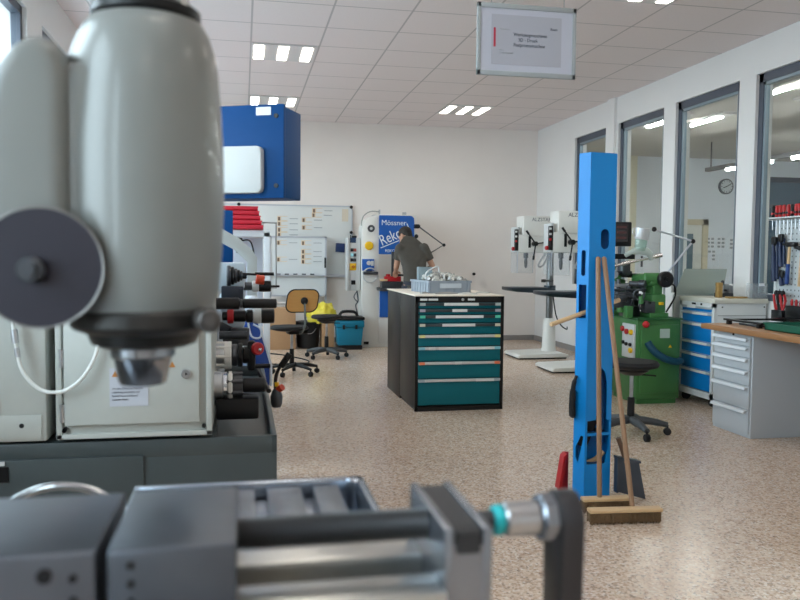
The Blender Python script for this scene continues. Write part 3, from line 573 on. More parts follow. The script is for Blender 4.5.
# ---- drill presses
def drill_press(x0, yc, label):
    t = thing('drill_press', label, 'drill press', (x0+.3, yc, 0), 'white column drill presses', local=True)
    # local coordinates: origin under slab centre; column at +.22
    MB().prism([(-.29, .018), (.38, .018), (.38, .055), (.30, .075), (-.26, .06), (-.29, .045)], 'y', -.27, .27, .006).build('base_slab', WHITEP, t)
    MB().bb(-.27, .36, -.25, .25, -.0, .018).build('base_plinth', RUBBER, t)
    MB().lathe([(.10, .07), (.088, .12), (.080, .44), (.07, .48), (.05, .50)], (.22, 0, 0)).build('column_foot', WHITEP, t)
    MB().cyl((.22, 0, .48), (.22, 0, 1.42), .045, seg=24).build('column', mat('column_steel', (.22, .22, .22), .3, .9), t)
    MB().cyl((.19, -.058, .22), (.19, -.070, .22), .014).build('knob_bolt', BLACK, t)
    MB().prism([(-.36, .862), (-.36, .90), (.14, .90), (.22, .885), (.22, .835), (.05, .825), (-.30, .845)], 'y', -.20, .20, .005).cyl((.22, 0, .80), (.22, 0, .92), .075).cyl((.17, -.1, .83), (.27, -.1, .83), .02).build('table', mat('table_dark_steel', (.05, .065, .08), .3, .7), t)
    hd = MB().bb(-.20, .34, -.13, .13, 1.545, 1.80, .012).bb(-.25, .30, -.11, .11, 1.335, 1.56, .012).build('head', WHITEP, t)
    text('ALZSTAR', .062, XZ(-.085, -.1312, 1.735), INK, hd, 'logo')
    MB().bb(-.283, -.235, -.105, .105, 1.34, 1.66, .01).build('control_front', LGREY, t)
    p = MB().bb(-.289, -.250, -.108, -.05, 1.36, 1.63, .004).build('button_strip', BLACK, t)
    for z in (1.60, 1.54, 1.48): MB().bb(-.292, -.27, -.110, -.09, z-.012, z+.012).build('switch', RED if z == 1.48 else LGREY, p)
    MB().cyl((-.28, -.05, 1.385), (-.318, -.05, 1.385), .024, ch=.006).build('emergency_stop', RED, t)
    MB().bb(-.12, -.09, -.116, -.105, 1.40, 1.55).build('depth_scale', BLACK, t)
    hb = MB().cyl((-.05, -.11, 1.45), (-.05, -.20, 1.45), .03, ch=.004).build('feed_hub', BLACKM, t)
    for a in (R(128), R(8), R(262)):
        e = Vector((math.cos(a)*.19, 0, math.sin(a)*.19)); c = Vector((-.05, -.18, 1.45))
        MB().cyl(c, c+e, .009, seg=8).cyl(c+e*.78, c+e*1.08, .014, seg=10, ch=.003).build('feed_spoke', BLACK, hb)
    MB().cyl((-.11, 0, 1.34), (-.11, 0, 1.27), .03).lathe([(.008, -.14), (.018, -.12), (.022, -.06), (.016, 0)], (-.11, 0, 1.28)).build('drill_chuck', DSTEEL, t)
    MB().bb(-.27, -.264, -.12, .12, 1.08, 1.34).bb(-.27, -.06, -.12, -.116, 1.08, 1.34).build('chip_shield', PLEXC, t, smooth=False)
    MB().bb(-.06, -.055, -.12, -.112, 1.08, 1.34).bb(-.272, -.262, -.124, -.112, 1.08, 1.34).build('shield_frame', ALU, t, smooth=False)
    MB().tube([(.18, -.04, 1.34), (.12, -.08, 1.22), (.04, -.14, 1.16), (.0, -.16, 1.19), (.10, -.13, 1.33)], .012, 8, smooth=5).build('gooseneck', mat('gooseneck_grey', (.35, .36, .37), .4), t)
    MB().cyl((.06, -.20, .985), (.22, -.10, .985), .012).cyl((.03, -.2, .985), (.08, -.2, .985), .02).build('table_crank', BLACK, t)
    MB().tube([(.24, -.07, .80), (.27, -.10, .55), (.33, -.12, .42), (.42, -.1, .36), (.47, 0, .38)], .008, 8, smooth=6).build('power_cable', BLACK, t)
    return t
dp = drill_press(3.36, 9.60, 'white column drill press farther back, in the room corner'); dp.location = (3.66, 9.60, 0)
dp2 = dup(dp, loc=(3.64, 8.42, 0), label='white column drill press nearer the camera, right behind the blue pillar')

# ---- blue pillar with brooms
pl = thing('tool_pillar', 'tall bright blue steel pillar with rounded slots, brooms leaning on it', 'pillar', (1.83, 3.9, 0))
Av, Bv, Cv, Dv, Ev = (1.722, 3.885), (1.757, 3.82), (1.910, 3.842), (1.930, 3.96), (1.800, 4.01)
def pf(a, c, nm, holes, outer=None, hgt=1.82):
    Lw = math.hypot(c[0]-a[0], c[1]-a[1])
    return plate(outer or rect(0, Lw, 0, hgt), holes, .004, frame((a[0], a[1], 0), (c[0]-a[0], c[1]-a[1], 0), (0, 0, 1)), nm, PILLB, pl)
hx = .5
low = [(.010, .195), (.120, .195), (.143, .29), (.143, .345), (.010, .345)]
low2 = [(.010, .36), (.143, .36), (.143, .425), (.125, .43), (.125, .62), (.112, .68), (.094, .70), (.075, .68), (.062, .62), (.062, .43), (.010, .425)]
Lf = math.hypot(Cv[0]-Bv[0], Cv[1]-Bv[1])
pf(Bv, Cv, 'front_sheet', [slot(.092, 1.325, 1.43, .025), low, low2])
La = math.hypot(Bv[0]-Av[0], Bv[1]-Av[1])
pf(Av, Bv, 'side_sheet', [slot(.040, 1.185, 1.32, .013), rect(.014, .062, .965, 1.14), [(.014, .225), (.030, .195), (.062, .33), (.062, .345), (.045, .345), (.014, .28)]])
pf(Cv, Dv, 'side_sheet', []); pf(Dv, Ev, 'back_sheet', []); pf(Ev, Av, 'side_sheet', [])
MB().prism([Av, Bv, Cv, Dv, Ev], 'z', 1.812, 1.822).prism([Av, Bv, Cv, Dv, Ev], 'z', .0, .012).build('end_cap', PILLB, pl, smooth=False)
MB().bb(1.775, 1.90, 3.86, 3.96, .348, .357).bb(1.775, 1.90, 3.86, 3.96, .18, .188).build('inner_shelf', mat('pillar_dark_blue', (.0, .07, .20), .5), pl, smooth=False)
def broom(nm, foot, top, c, L, a, label, d=.055):
    t = thing('broom', label, 'broom', (c[0], c[1], 0), 'push brooms')
    MB().cyl(foot, top, .0125, seg=12).ball(top, .0125).build('broom_handle', WOODV, t)
    rz = Matrix.Rotation(a, 3, 'Z')
    MB().box((c[0], c[1], .064), (L, d, .018), .005, rot=rz).build('brush_block', WOOD, t)
    q = MB(); rr = random.Random(3)
    q.box((c[0], c[1], .030), (L*.97, d*.7, .045), .002, rot=rz)
    for k in range(150):
        p = rz @ Vector((rr.uniform(-L/2, L/2)*.98, rr.uniform(-d/2, d/2), 0)); p2 = rz @ Vector((rr.uniform(-.012, .012), rr.uniform(-.014, .014), 0))
        q.cyl((c[0]+p.x, c[1]+p.y, .052), (c[0]+p.x+p2.x+p.x*.04, c[1]+p.y+p2.y, .001), .0035, .002, seg=5)
    o = q.build('bristles', BRISTLE, t); o['kind'] = 'stuff'
    return t
broom('b1', (1.768, 3.66, .06), (1.797, 3.80, 1.275), (1.80, 3.655, 0), .25, R(-4), 'broom with upright handle, its brush behind the other at the pillar foot')
broom('b2', (1.865, 3.50, .06), (1.828, 3.795, 1.275), (1.812, 3.475, 0), .365, R(-5), 'wider broom in front, its handle leaning left against the pillar')
sk = MB().cyl((1.55, 3.812, .935), (1.985, 3.926, 1.055), .012, seg=12, ch=.002).build('wooden_rod', WOOD)
tag(sk, 'loose wooden rod stuck crosswise through the square pillar opening', 'rod')
dpn = thing('dustpan', 'dark grey metal dustpan leaning right of the blue pillar foot', 'dustpan', (2.0, 3.85, 0), 'dustpans at the pillar')
PAN = mat('pan_grey', (.06, .075, .10), .4, .3)
q = MB().prism([(1.925, .235), (2.055, .205), (2.10, -.0), (1.93, .05)], 'y', 3.80, 3.812, .001); q.build('pan', PAN, dpn)
MB().prism([(1.925, .225), (2.055, .200), (2.055, .212), (1.925, .240)], 'y', 3.775, 3.83).bb(1.920, 1.930, 3.775, 3.812, .05, .235).build('pan_rim', PAN, dpn)
MB().tube([(1.985, 3.80, .20), (1.955, 3.79, .27), (1.925, 3.785, .34)], .013, 10, smooth=4).build('pan_handle', mat('handle_brown', (.14, .08, .05), .5), dpn)
rp = thing('dustpan', 'red dustpan standing on edge left of the blue pillar foot', 'dustpan', (1.66, 3.92, 0), 'dustpans at the pillar')
MB().prism([(1.665, .05), (1.690, .215), (1.705, .232), (1.728, .23), (1.728, .0), (1.680, .0)], 'y', 3.96, 3.975, .002).build('pan', RED, rp)
MB().prism([(1.658, .04), (1.684, .215), (1.700, .232), (1.706, .225), (1.694, .20), (1.674, .04)], 'y', 3.92, 3.975).build('pan_rim', RED, rp)
hb = thing('hand_brush', 'dark hand brush hanging on the left edge of the blue pillar', 'brush', (1.69, 3.88, .42), 'hand brushes at the pillar')
MB().tube([(1.722, 3.865, .66), (1.705, 3.86, .62), (1.697, 3.86, .54), (1.700, 3.86, .45)], [.008, .012, .016, .018], 10, smooth=5).build('brush_back', RUBBER, hb)
MB().box((1.708, 3.875, .51), (.022, .03, .15), .006).build('bristles', mat('bristle_black', (.04, .032, .03), .9), hb)
hb2 = thing('hand_brush', 'small wooden handled brush lying inside the open pillar foot', 'brush', (1.82, 3.92, .15), 'hand brushes at the pillar')
MB().tube([(1.90, 3.90, .24), (1.86, 3.90, .205), (1.80, 3.92, .17)], .013, 10, smooth=4).build('brush_handle', WOOD, hb2)
MB().box((1.80, 3.91, .36), (.07, .05, .18), .008, rot=Matrix.Rotation(.4, 3, 'Y')).build('brush_back', RUBBER, hb2)
MB().tube([(1.80, 3.9, .44), (1.84, 3.9, .50), (1.86, 3.91, .56)], .011, 8, smooth=4).build('dark_grip', BLACK, hb2)

# ---- swivel stool, stool, chair
def star_base(t, r, n, z=.075, a0=0, mm=BLACK, thick=.022):
    for k in range(n):
        a = a0+2*PI*k/n; d = Vector((math.cos(a), math.sin(a), 0))
        lg = MB().tube([d*.02+Vector((0, 0, z+.03)), d*r*.55+Vector((0, 0, z+.022)), d*r+Vector((0, 0, z))], [thick*1.15, thick, thick*.8], 10, smooth=3).build('foot_arm', mm, t)
        p = d*r; s = Vector((-d.y, d.x, 0))
        MB().cyl(p+Vector((0, 0, .027))-s*.018, p+Vector((0, 0, .027))+s*.018, .027, ch=.004).cyl(p+Vector((0, 0, .03)), p+Vector((0, 0, z)), .008).build('castor', RUBBER, lg)
st = thing('work_stool', 'black swivel stool right of the blue pillar before the green lathe', 'stool', (2.775, 5.27, 0), 'black swivel stools', local=True)
MB().lathe([(.02, .475), (.13, .48), (.185, .495), (.195, .515), (.18, .535), (.10, .54), (.01, .536)], (0, 0, 0), seg=36).build('seat', RUBBER, st)
MB().lathe([(.03, .43), (.07, .435), (.12, .465), (.12, .478), (.03, .478)], (0, 0, 0)).build('seat_plate', BLACK, st)
MB().cyl((0, 0, .25), (0, 0, .44), .014).build('gas_spring', STEEL, st)
MB().cyl((0, 0, .08), (0, 0, .27), .028, .025, ch=.004).build('sleeve', BLACK, st)
MB().cyl((0, 0, .44), (.16, -.06, .43), .006).build('height_lever', BLACK, st)
star_base(st, .26, 5, a0=R(-20), mm=mat('base_dark_grey', (.055, .06, .065), .5), thick=.026)
st2 = dup(st, loc=(1.03, 9.85, 0), rz=.5, label='black swivel stool at the back, between the wooden chair and blue case')
st2['label'] = 'black swivel stool at the back, left of the blue case'
ch = thing('work_chair', 'black swivel work chair with orange plywood back', 'chair', (.555, 8.50, 0), local=True, rz=R(10))
MB().lathe([(.02, .470), (.14, .475), (.20, .49), (.21, .505), (.19, .525), (.01, .528)], (-.07, 0, 0), seg=32).build('seat', RUBBER, ch)
ol = [(.155+.0, 0)]
def rrect(w_, h_, r, n=6, skew=0):
    P = []
    for cx_, cy_, a0 in ((w_/2-r, h_/2-r, 0), (-w_/2+r, h_/2-r, PI/2), (-w_/2+r, -h_/2+r, PI), (w_/2-r, -h_/2+r, 1.5*PI)):
        for i in range(n+1):
            a = a0+PI/2*i/n; P.append((cx_+r*math.cos(a)+skew*(cy_+r*math.sin(a)), cy_+r*math.sin(a)))
    return P
bk = plate(rrect(.32, .225, .07, skew=.15), [], .018, frame((.035, -.16, .80), (1, -.1, 0), (0, 0, 1)), 'backrest', WOODP, ch)
MB().tube([frame((.035, -.16, .80), (1, -.1, 0), (0, 0, 1)) @ Vector((p[0], p[1], 0)) for p in rrect(.325, .23, .07, skew=.15)], .010, 8, closed=True).build('rubber_edge', BLACK, bk)
MB().ball((.05, -.185, .80), .04, (1, .6, 1)).build('back_knob', BLACK, ch)
MB().tube([(.05, -.19, .82), (.055, -.20, .62), (.05, -.19, .53), (.03, -.12, .46), (-.02, -.02, .455)], .012, 8, smooth=4).build('back_stem', mat('stem_grey', (.16, .18, .18), .4, .4), ch)
MB().box((-.02, -.02, .455), (.14, .16, .03), .006).cyl((.12, -.05, .46), (.0, -.02, .46), .02).build('seat_mount', BLACK, ch)
MB().cyl((-.04, 0, .26), (-.04, 0, .45), .015).build('gas_spring', STEEL, ch)
MB().cyl((-.04, 0, .08), (-.04, 0, .28), .028, .024, ch=.004).build('sleeve', BLACK, ch)
star_base(ch, .25, 5, a0=R(8), mm=BLACK, thick=.02)

# ---- things at the back wall
tag(MB().bb(.36, .705, 10.75, 11.15, 0, .56, .006).build('cardboard_box', CARD), 'brown cardboard box standing behind the wooden backed chair', 'box')
bn = thing('waste_bin', 'black round waste bin at the back wall between two cardboard boxes', 'bin', (.86, 10.85, 0))
MB().lathe([(.13, 0), (.15, .02), (.17, .33), (.172, .36)], (.885, 10.95, 0)).torus((.885, 10.95, .36), (0, 0, 1), .172, .008).build('bin_body', BLACK, bn)
MB().tube([(.73, 10.9, .35), (.79, 10.78, .24), (.93, 10.77, .22), (1.03, 10.88, .35)], .004, 6, smooth=5).build('bail_handle', STEEL, bn)
tag(MB().bb(1.065, 1.235, 10.80, 11.1, 0, .36, .006).build('cardboard_box', CARD), 'low brown cardboard box under the yellow bag', 'box')
yb = MB(); t_ = bmesh.new(); bmesh.ops.create_icosphere(t_, subdivisions=4, radius=1)
rr = random.Random(2)
from mathutils import noise as mnoise
for v in t_.verts:
    n_ = mnoise.noise(v.co*3.2)*.22+mnoise.noise(v.co*9)*.09
    v.co = v.co*(1+n_); v.co = Vector((v.co.x*.20, v.co.y*.15, max(v.co.z, -.5)*.19))
bmesh.ops.translate(t_, verts=t_.verts, vec=(1.07, 10.92, .44)); yb._merge(t_)
tag(yb.build('refuse_bag', YBAG), 'crumpled yellow plastic bag lying on the low box behind the stool', 'bag')
tc_ = thing('tool_case', 'teal blue toolbox with black lid and dark handle beside the bandsaw', 'toolbox', (1.43, 10.75, 0))
MB().prism([(1.27, .06), (1.59, .06), (1.615, .30), (1.25, .30)], 'y', 10.63, 10.87, .012).build('case_body', TEALB, tc_)
MB().bb(1.24, 1.63, 10.62, 10.88, .30, .40, .02).build('case_lid', TEALB, tc_)
MB().bb(1.235, 1.635, 10.615, 10.885, .40, .45, .02).build('lid_rim', BLACK, tc_)
MB().bb(1.27, 1.60, 10.62, 10.88, 0, .06, .01).build('case_foot', BLACK, tc_)
MB().tube([(1.30, 10.75, .45), (1.34, 10.75, .51), (1.50, 10.75, .51), (1.55, 10.75, .45)], .02, 8, smooth=4).build('carry_handle', BLACK, tc_)
for x in (1.33, 1.50): MB().bb(x, x+.03, 10.61, 10.62, .28, .34).build('latch', BLACK, tc_)
tag(MB().tube([(.35, 10.3, .008), (.55, 10.05, .008), (.78, 9.5, .008), (.62, 9.2, .008), (.3, 9.3, .008)], .008, 6, smooth=8).build('floor_cable', RUBBER), 'black cable lying on the floor between box and chair', 'cable')

# ---- bandsaw
bs = thing('bandsaw', 'tall grey vertical bandsaw with blue upper door at the back wall', 'bandsaw', (1.95, 11.0, 0))
prof = [(1.63, 0), (1.87, 0), (1.87, 1.84)]
prof += [(1.80+.0, 1.86)]+[(1.83+.20*math.cos(a), 1.64+.20*math.sin(a)) for a in [PI/2+PI/2*i/8 for i in range(0, 9)]]
MB().prism(prof, 'y', 10.90, 11.25, .008).build('frame_column', WHITEP, bs)
MB().prism(rect(1.87, 2.40, 1.30, 1.86), 'y', 10.90, 11.25, .01).build('upper_housing', WHITEP, bs)
MB().bb(1.87, 2.40, 10.90, 11.25, .06, .80, .01).bb(1.66, 2.38, 10.92, 11.22, 0, .08).build('lower_housing', WHITEP, bs)
MB().bb(1.88, 2.36, 10.885, 10.90, .42, .80, .004).build('lower_door', BLUESAW, bs)
ud = plate([(0, 0), (.50, 0), (.50, .45)]+[(.44+.06*math.cos(a), .48+.06*math.sin(a)) for a in [PI/2*i/5 for i in range(1, 6)]]+[(0, .54)], [], .016, XZ(1.865, 10.888, 1.305), 'upper_door', BLUESAW, bs)
LW_ = mat('logo_white', (.80, .84, .86), .5)
text('Mössner', .105, XZ(1.895, 10.878, 1.71), LW_, ud, 'logo', sx=.98)
M_ = XZ(1.905, 10.878, 1.42) @ Matrix.Rotation(R(24), 4, 'Z')
text('Rekord', .215, M_, LW_, ud, 'logo', sx=.72)
text('REKORD', .055, XZ(1.95, 10.878, 1.335), LW_, ud, 'logo')
MB().box((2.02, 10.877, 1.445), (.28, .003, .012), rot=Matrix.Rotation(R(-22), 3, 'Y')).build('logo', LW_, ud)
MB().cyl((1.755, 10.90, 1.66), (1.755, 10.885, 1.66), .050, seg=28).build('gauge', DSTEEL, bs)
MB().cyl((1.755, 10.884, 1.66), (1.755, 10.880, 1.66), .020, seg=20).build('gauge_centre', LGREY, bs)
MB().cyl((1.725, 10.90, 1.42), (1.725, 10.862, 1.42), .060, seg=28, ch=.01).build('yellow_knob', YELLOW, bs)
dv = MB().bb(1.63, 1.80, 10.87, 10.90, 1.075, 1.235, .004).build('speed_panel', BLUESAW, bs)
MB().cyl((1.72, 10.87, 1.18), (1.72, 10.85, 1.18), .03).bb(1.75, 1.79, 10.862, 10.87, 1.14, 1.21).build('dial', LGREY, dv)
MB().bb(1.64, 1.85, 10.83, 10.90, 1.02, 1.06, .006).cyl((1.68, 10.85, 1.05), (1.76, 10.85, 1.05), .025).build('welding_clamp', DSTEEL, bs)
MB().torus((1.74, 10.86, 1.01), (0, 1, 0), .10, .008).build('clamp_ring', LGREY, bs)
MB().bb(1.66, 1.73, 10.89, 10.90, .04, .08).build('foot_vent', BLACK, bs)
MB().bb(1.84, 2.34, 10.62, 10.98, .80, .84, .006).bb(1.9, 2.3, 10.9, 11.0, .6, .80).build('saw_table', DSTEEL, bs)
MB().bb(2.02, 2.06, 10.74, 10.78, 1.0, 1.34, .004).build('blade_guide', DSTEEL, bs)
MB().bb(2.038, 2.042, 10.75, 10.765, .84, 1.3).build('saw_blade', STEEL, bs, smooth=False)
MB().tube([(1.63, 11.0, 1.70), (1.66, 11.0, 1.83), (1.76, 11.0, 1.90), (1.88, 11.0, 1.90)], .008, 8, smooth=5).build('top_cable', mat('cable_grey', (.35, .36, .33), .5), bs)
MB().bb(1.88, 1.90, 11.0, 11.03, 1.86, 1.93).bb(2.22, 2.27, 10.98, 11.02, 1.86, 1.90).build('top_fitting', STEEL, bs)
# bench vice things on table
vt = thing('red_vice', 'red machine vice holding work on the bandsaw table', 'vice', (2.02, 10.72, .84))
MB().bb(1.92, 2.14, 10.66, 10.80, .93, 1.0, .008).bb(1.95, 1.99, 10.66, 10.80, 1.0, 1.03, .004).build('vice_body', RED, vt)
MB().bb(1.87, 2.18, 10.65, 10.82, .84, .93, .004).build('vice_base', DSTEEL, vt)
for i, (x, z, mm, l) in enumerate([(1.90, .935, WOOD, 'pale wooden offcut on the bandsaw table'), (2.12, 1.003, BLACK, 'black small part on the red vice')]):
    tag(MB().box((x, 10.69, z+.014), (.10, .07, .026), .003).build('offcut', mm), l, 'offcut')
# swing arm lamp of saw
la = thing('swing_lamp', 'black jointed swing arm reaching right from the bandsaw top', 'lamp', (2.45, 10.9, 1.3))
MB().tube([(2.43, 10.9, 1.70), (2.76, 10.75, 1.44), (2.50, 10.65, 1.30), (2.44, 10.65, 1.29)], .010, 8).build('arm', DSTEEL, la)
for p_, r_ in (((2.765, 10.75, 1.44), .024), ((2.43, 10.9, 1.70), .028), ((2.40, 10.9, 1.56), .03)): MB().ball(p_, r_).build('joint', BLACK, la)
MB().cyl((2.40, 10.98, 1.70), (2.43, 10.90, 1.70), .03).bb(2.34, 2.44, 10.88, 10.95, 1.67, 1.73, .01).build('mount', BLACK, la)
MB().cyl((2.44, 10.65, 1.29), (2.36, 10.65, 1.25), .03, .05).build('lamp_head', BLACK, la)
# control box left of saw
cbx = thing('control_box', 'narrow grey control box with yellow stop switch left of the bandsaw', 'control box', (1.53, 11.2, .80))
MB().bb(1.425, 1.62, 10.98, 11.12, .79, 1.53, .01).bb(1.425, 1.455, 10.95, 11.0, .79, 1.53, .004).bb(1.50, 1.60, 11.12, 11.35, 1.0, 1.3).build('housing', LGREY, cbx)
MB().bb(1.47, 1.555, 10.975, 10.982, 1.46, 1.53).build('display', mat('display_navy', (.02, .05, .12), .2), cbx, smooth=False)
for x, z, mm in ((1.50, 1.36, BLACK), (1.54, 1.36, mat('dull_red', (.3, .05, .04), .4)), (1.50, 1.29, mat('pilot_cyan', (.35, .75, .85), .3)), (1.54, 1.29, DSTEEL), (1.50, 1.22, BLACK), (1.54, 1.22, DSTEEL)):
    MB().bb(x-.02, x+.02, 10.968, 10.982, z-.022, z+.022, .003).build('switch', mm, cbx)
MB().bb(1.468, 1.56, 10.970, 10.982, 1.075, 1.175, .004).build('stop_plate', YELLOW, cbx)
MB().cyl((1.514, 10.97, 1.125), (1.514, 10.94, 1.125), .022).build('stop_button', mat('orange_button', (.5, .16, .01), .4), cbx)
MB().bb(1.49, 1.55, 10.972, 10.982, .875, .935, .003).build('socket', BLACK, cbx)
MB().tube([(1.58, 11.05, .80), (1.60, 11.05, .65), (1.56, 11.0, .58), (1.58, 10.95, .45), (1.60, 10.93, .2), (1.645, 10.92, .08)], .010, 8, smooth=5).tube([(1.60, 11.05, .80), (1.54, 11.05, .70), (1.60, 11.04, .62)], .007, 8, smooth=5).build('cable', mat('cable_dark', (.05, .055, .07), .5), cbx)
MB().cyl((1.49, 11.05, 1.53), (1.49, 11.05, 1.57), .008).bb(1.5, 1.57, 11.0, 11.03, 1.53, 1.56).build('top_knob', BLACK, cbx)
# whiteboard
wb = thing('wall_whiteboard', 'large white planning board fixed on the back wall', 'whiteboard', (.6, 11.6, 1.0))
MB().bb(-.62, 1.575, 11.565, 11.598, 1.0, 2.0, .003).build('board', BOARD, wb)
MB().bb(-.62, 1.575, 11.52, 11.565, .96, 1.0, .003).bb(-.62, 1.585, 11.56, 11.575, 1.99, 2.008).bb(1.57, 1.585, 11.555, 11.575, 1.0, 2.0).build('rail', ALU, wb, smooth=False)
for x, z in ((1.565, 1.99), (-.05, 2.0), (1.565, 1.62)): MB().cyl((x, 11.56, z), (x, 11.545, z), .024, ch=.004).build('corner_cap', BLACK, wb)
CO = mat('card_orange_edge', (.75, .60, .42), .6)
def card(px, py, l, w2=.055, h2=.07):
    x = -.076+(px-237)*.01435; z = 1.99-(py-206)*.01455; Yc = 11.56
    if py > 237: x = .382+(px-270)*.0142; z = 1.53-(py-237)*.0144; Yc = 11.395; l = l.replace('wall board', 'rolling board')
    t = thing('magnetic_card', l, 'card', (x, Yc, z-.03), 'cards stuck on the whiteboards')
    MB().bb(x-w2/2, x+w2/2, Yc, Yc+.005, z-h2/2, z+h2/2).bb(x+w2/2+.004, x+w2/2+.09, Yc+.002, Yc+.005, z-h2/2, z-h2/2+.01).bb(x+w2/2+.004, x+w2/2+.09, Yc+.002, Yc+.005, z+h2/2-.008, z+h2/2).build('backing', CO, t, smooth=False)
    MB().bb(x-.016, x+.012, Yc-.004, Yc+.001, z-.03, z+.02).build('photo', mat('photo_brown', (.18, .12, .09), .6), t, smooth=False)
    MB().bb(x+w2/2+.12, x+w2/2+.24, Yc+.002, Yc+.006, z-.006, z+.004).build('handwriting', INKG, t, smooth=False)
rows1 = [(278.5, 218.5), (278.5, 223.5), (278.5, 229.5), (278.5, 234.5), (278.5, 242), (278.5, 258.5)]
for i, p in enumerate(rows1): card(*p, 'small picture card in the left column of the wall board, %s' % ['topmost', 'second from the top', 'third from the top', 'fourth from the top', 'fifth from the top', 'lowest'][i])
rows2 = [(303, 219.5), (303, 227), (303, 242), (303, 250.5), (303, 255.5), (303, 260.5)]
for i, p in enumerate(rows2): card(*p, 'small picture card in the middle column of the wall board, %s' % ['topmost', 'second from the top', 'third from the top', 'fourth from the top', 'fifth from the top', 'lowest'][i])
card(313.5, 210, 'picture card at the very top of the wall board'); card(313, 214.5, 'picture card just below the top one of the board')
t = MB().bb(1.43, 1.52, 11.56, 11.565, 1.78, 1.96).build('list_sheet', mat('sheet_cream', (.68, .60, .48), .6), smooth=False); tag(t, 'cream list sheet at the upper right corner of the wall board', 'sheet')
t = MB().box((1.40, 11.53, 1.395), (.13, .06, .13), .008, rot=Matrix.Rotation(.05, 3, 'Y')).build('blue_box', mat('navy_box', (.008, .03, .12), .4)); tag(t, 'small navy blue box on the board beside the control box', 'box')
# mobile board
mb_ = thing('mobile_board', 'smaller rolling whiteboard in front of the wall board', 'whiteboard', (.77, 11.40, 0))
MB().bb(.38, 1.17, 11.40, 11.415, .70, 1.535).build('board', mat('board_plain', (.66, .69, .70), .25), mb_, smooth=False)
MB().bb(.37, .395, 11.39, 11.43, .10, 1.55).bb(1.165, 1.19, 11.39, 11.43, .10, 1.55).bb(.37, 1.19, 11.39, 11.43, 1.53, 1.55).bb(.37, 1.19, 11.39, 11.43, .69, .715).build('frame', ALU, mb_, smooth=False)
for x in (.382, 1.177):
    f_ = MB().bb(x-.02, x+.02, 11.28, 11.55, .07, .10).build('foot', ALU, mb_, smooth=False)
    for y in (11.30, 11.53): MB().cyl((x-.012, y, .035), (x+.012, y, .035), .035).build('castor', RUBBER, f_)
MB().bb(1.155, 1.18, 11.375, 11.39, 1.10, 1.25, .004).build('clip', BLACK, mb_)
MB().bb(.38, 1.17, 11.34, 11.40, .98, 1.0).build('pen_tray', ALU, mb_, smooth=False)
rr = random.Random(8)
for k in range(5):
    x = .5+k*.12; tag(MB().box((x, 11.37, 1.0+.009), (.06, .022, .018), .003, rot=Matrix.Rotation(rr.uniform(-.3, .3), 3, 'Z')).build('board_marker', DSTEEL), 'small grey pen on the rolling board tray, %s of the five' % ['leftmost', 'second from left', 'middle', 'second from right', 'rightmost'][k], 'pen', 'pens on the rolling board tray')
t = thing('wall_outlet', 'small dark wall hook on the bare back wall right of the man', 'hook', (3.455, 11.58, 0.998))
MB().cyl((3.455, 11.599, 1.018), (3.455, 11.57, 1.018), .022).build('hook_base', BLACKM, t)
MB().cyl((3.455, 11.57, 1.018), (3.455, 11.56, 1.028), .012).build('hook_tip', BLACKM, t)
t = MB().bb(4.43, 4.449, 9.32, 9.40, .32, .42, .003).build('wall_socket', WHITEP); tag(t, 'small white socket on the right wall behind the drill presses', 'socket')

# ================================================================ FOREGROUND MILLING MACHINE
def loft(mb, secs, seg=32, cap=True):
    rs = []
    for cx, cy, cz, rx, ry, pit in secs:
        rs.append([mb.bm.verts.new((cx+rx*math.cos(a), cy+ry*math.sin(a)*math.cos(pit), cz+ry*math.sin(a)*math.sin(pit))) for a in [2*PI*i/seg for i in range(seg)]])
    for a, b in zip(rs, rs[1:]):
        for i in range(seg): mb.bm.faces.new((a[i], a[(i+1) % seg], b[(i+1) % seg], b[i]))
    if cap: mb.bm.faces.new(rs[0][::-1]); mb.bm.faces.new(rs[-1])
    return mb
ml = thing('milling_machine', 'big grey green milling machine with round vertical head in the foreground', 'milling machine', (-.3, .95, 0))
HX, HY = -.111, .95
q = MB()
loft(q, [(-.113, HY, 1.209, .066, .066, 0), (-.113, HY, 1.215, .077, .077, 0), (-.112, HY, 1.238, .0845, .0845, 0), (-.112, HY, 1.28, .0885, .0885, 0), (-.1115, HY, 1.34, .0905, .0905, 0), (-.1115, HY, 1.40, .0900, .0900, 0), (-.1105, HY, 1.46, .0855, .0855, 0), (-.109, HY, 1.49, .0815, .0815, 0), (-.1075, HY, 1.51, .0765, .0765, 0), (-.1065, HY, 1.526, .0705, .0705, 0), (-.106, HY, 1.539, .0625, .0625, 0), (-.106, HY, 1.543, .052, .052, 0)], 56)
hd = q.build('spindle_head', ENAMEL, ml)
q = MB(); q.lathe([(.056, 0), (.060, .004), (.060, .012), (.050, .02), (.044, .032), (.03, .04)], (-.106, HY, 1.541), seg=40).build('head_cap', BLACKM, hd)
for k in range(6):
    a = k*PI/3+.3; MB().cyl((-.110+.053*math.cos(a), HY+.053*math.sin(a), 1.557), (-.110+.053*math.cos(a), HY+.053*math.sin(a), 1.564), .006, seg=6).build('cap_bolt', STEEL, hd)
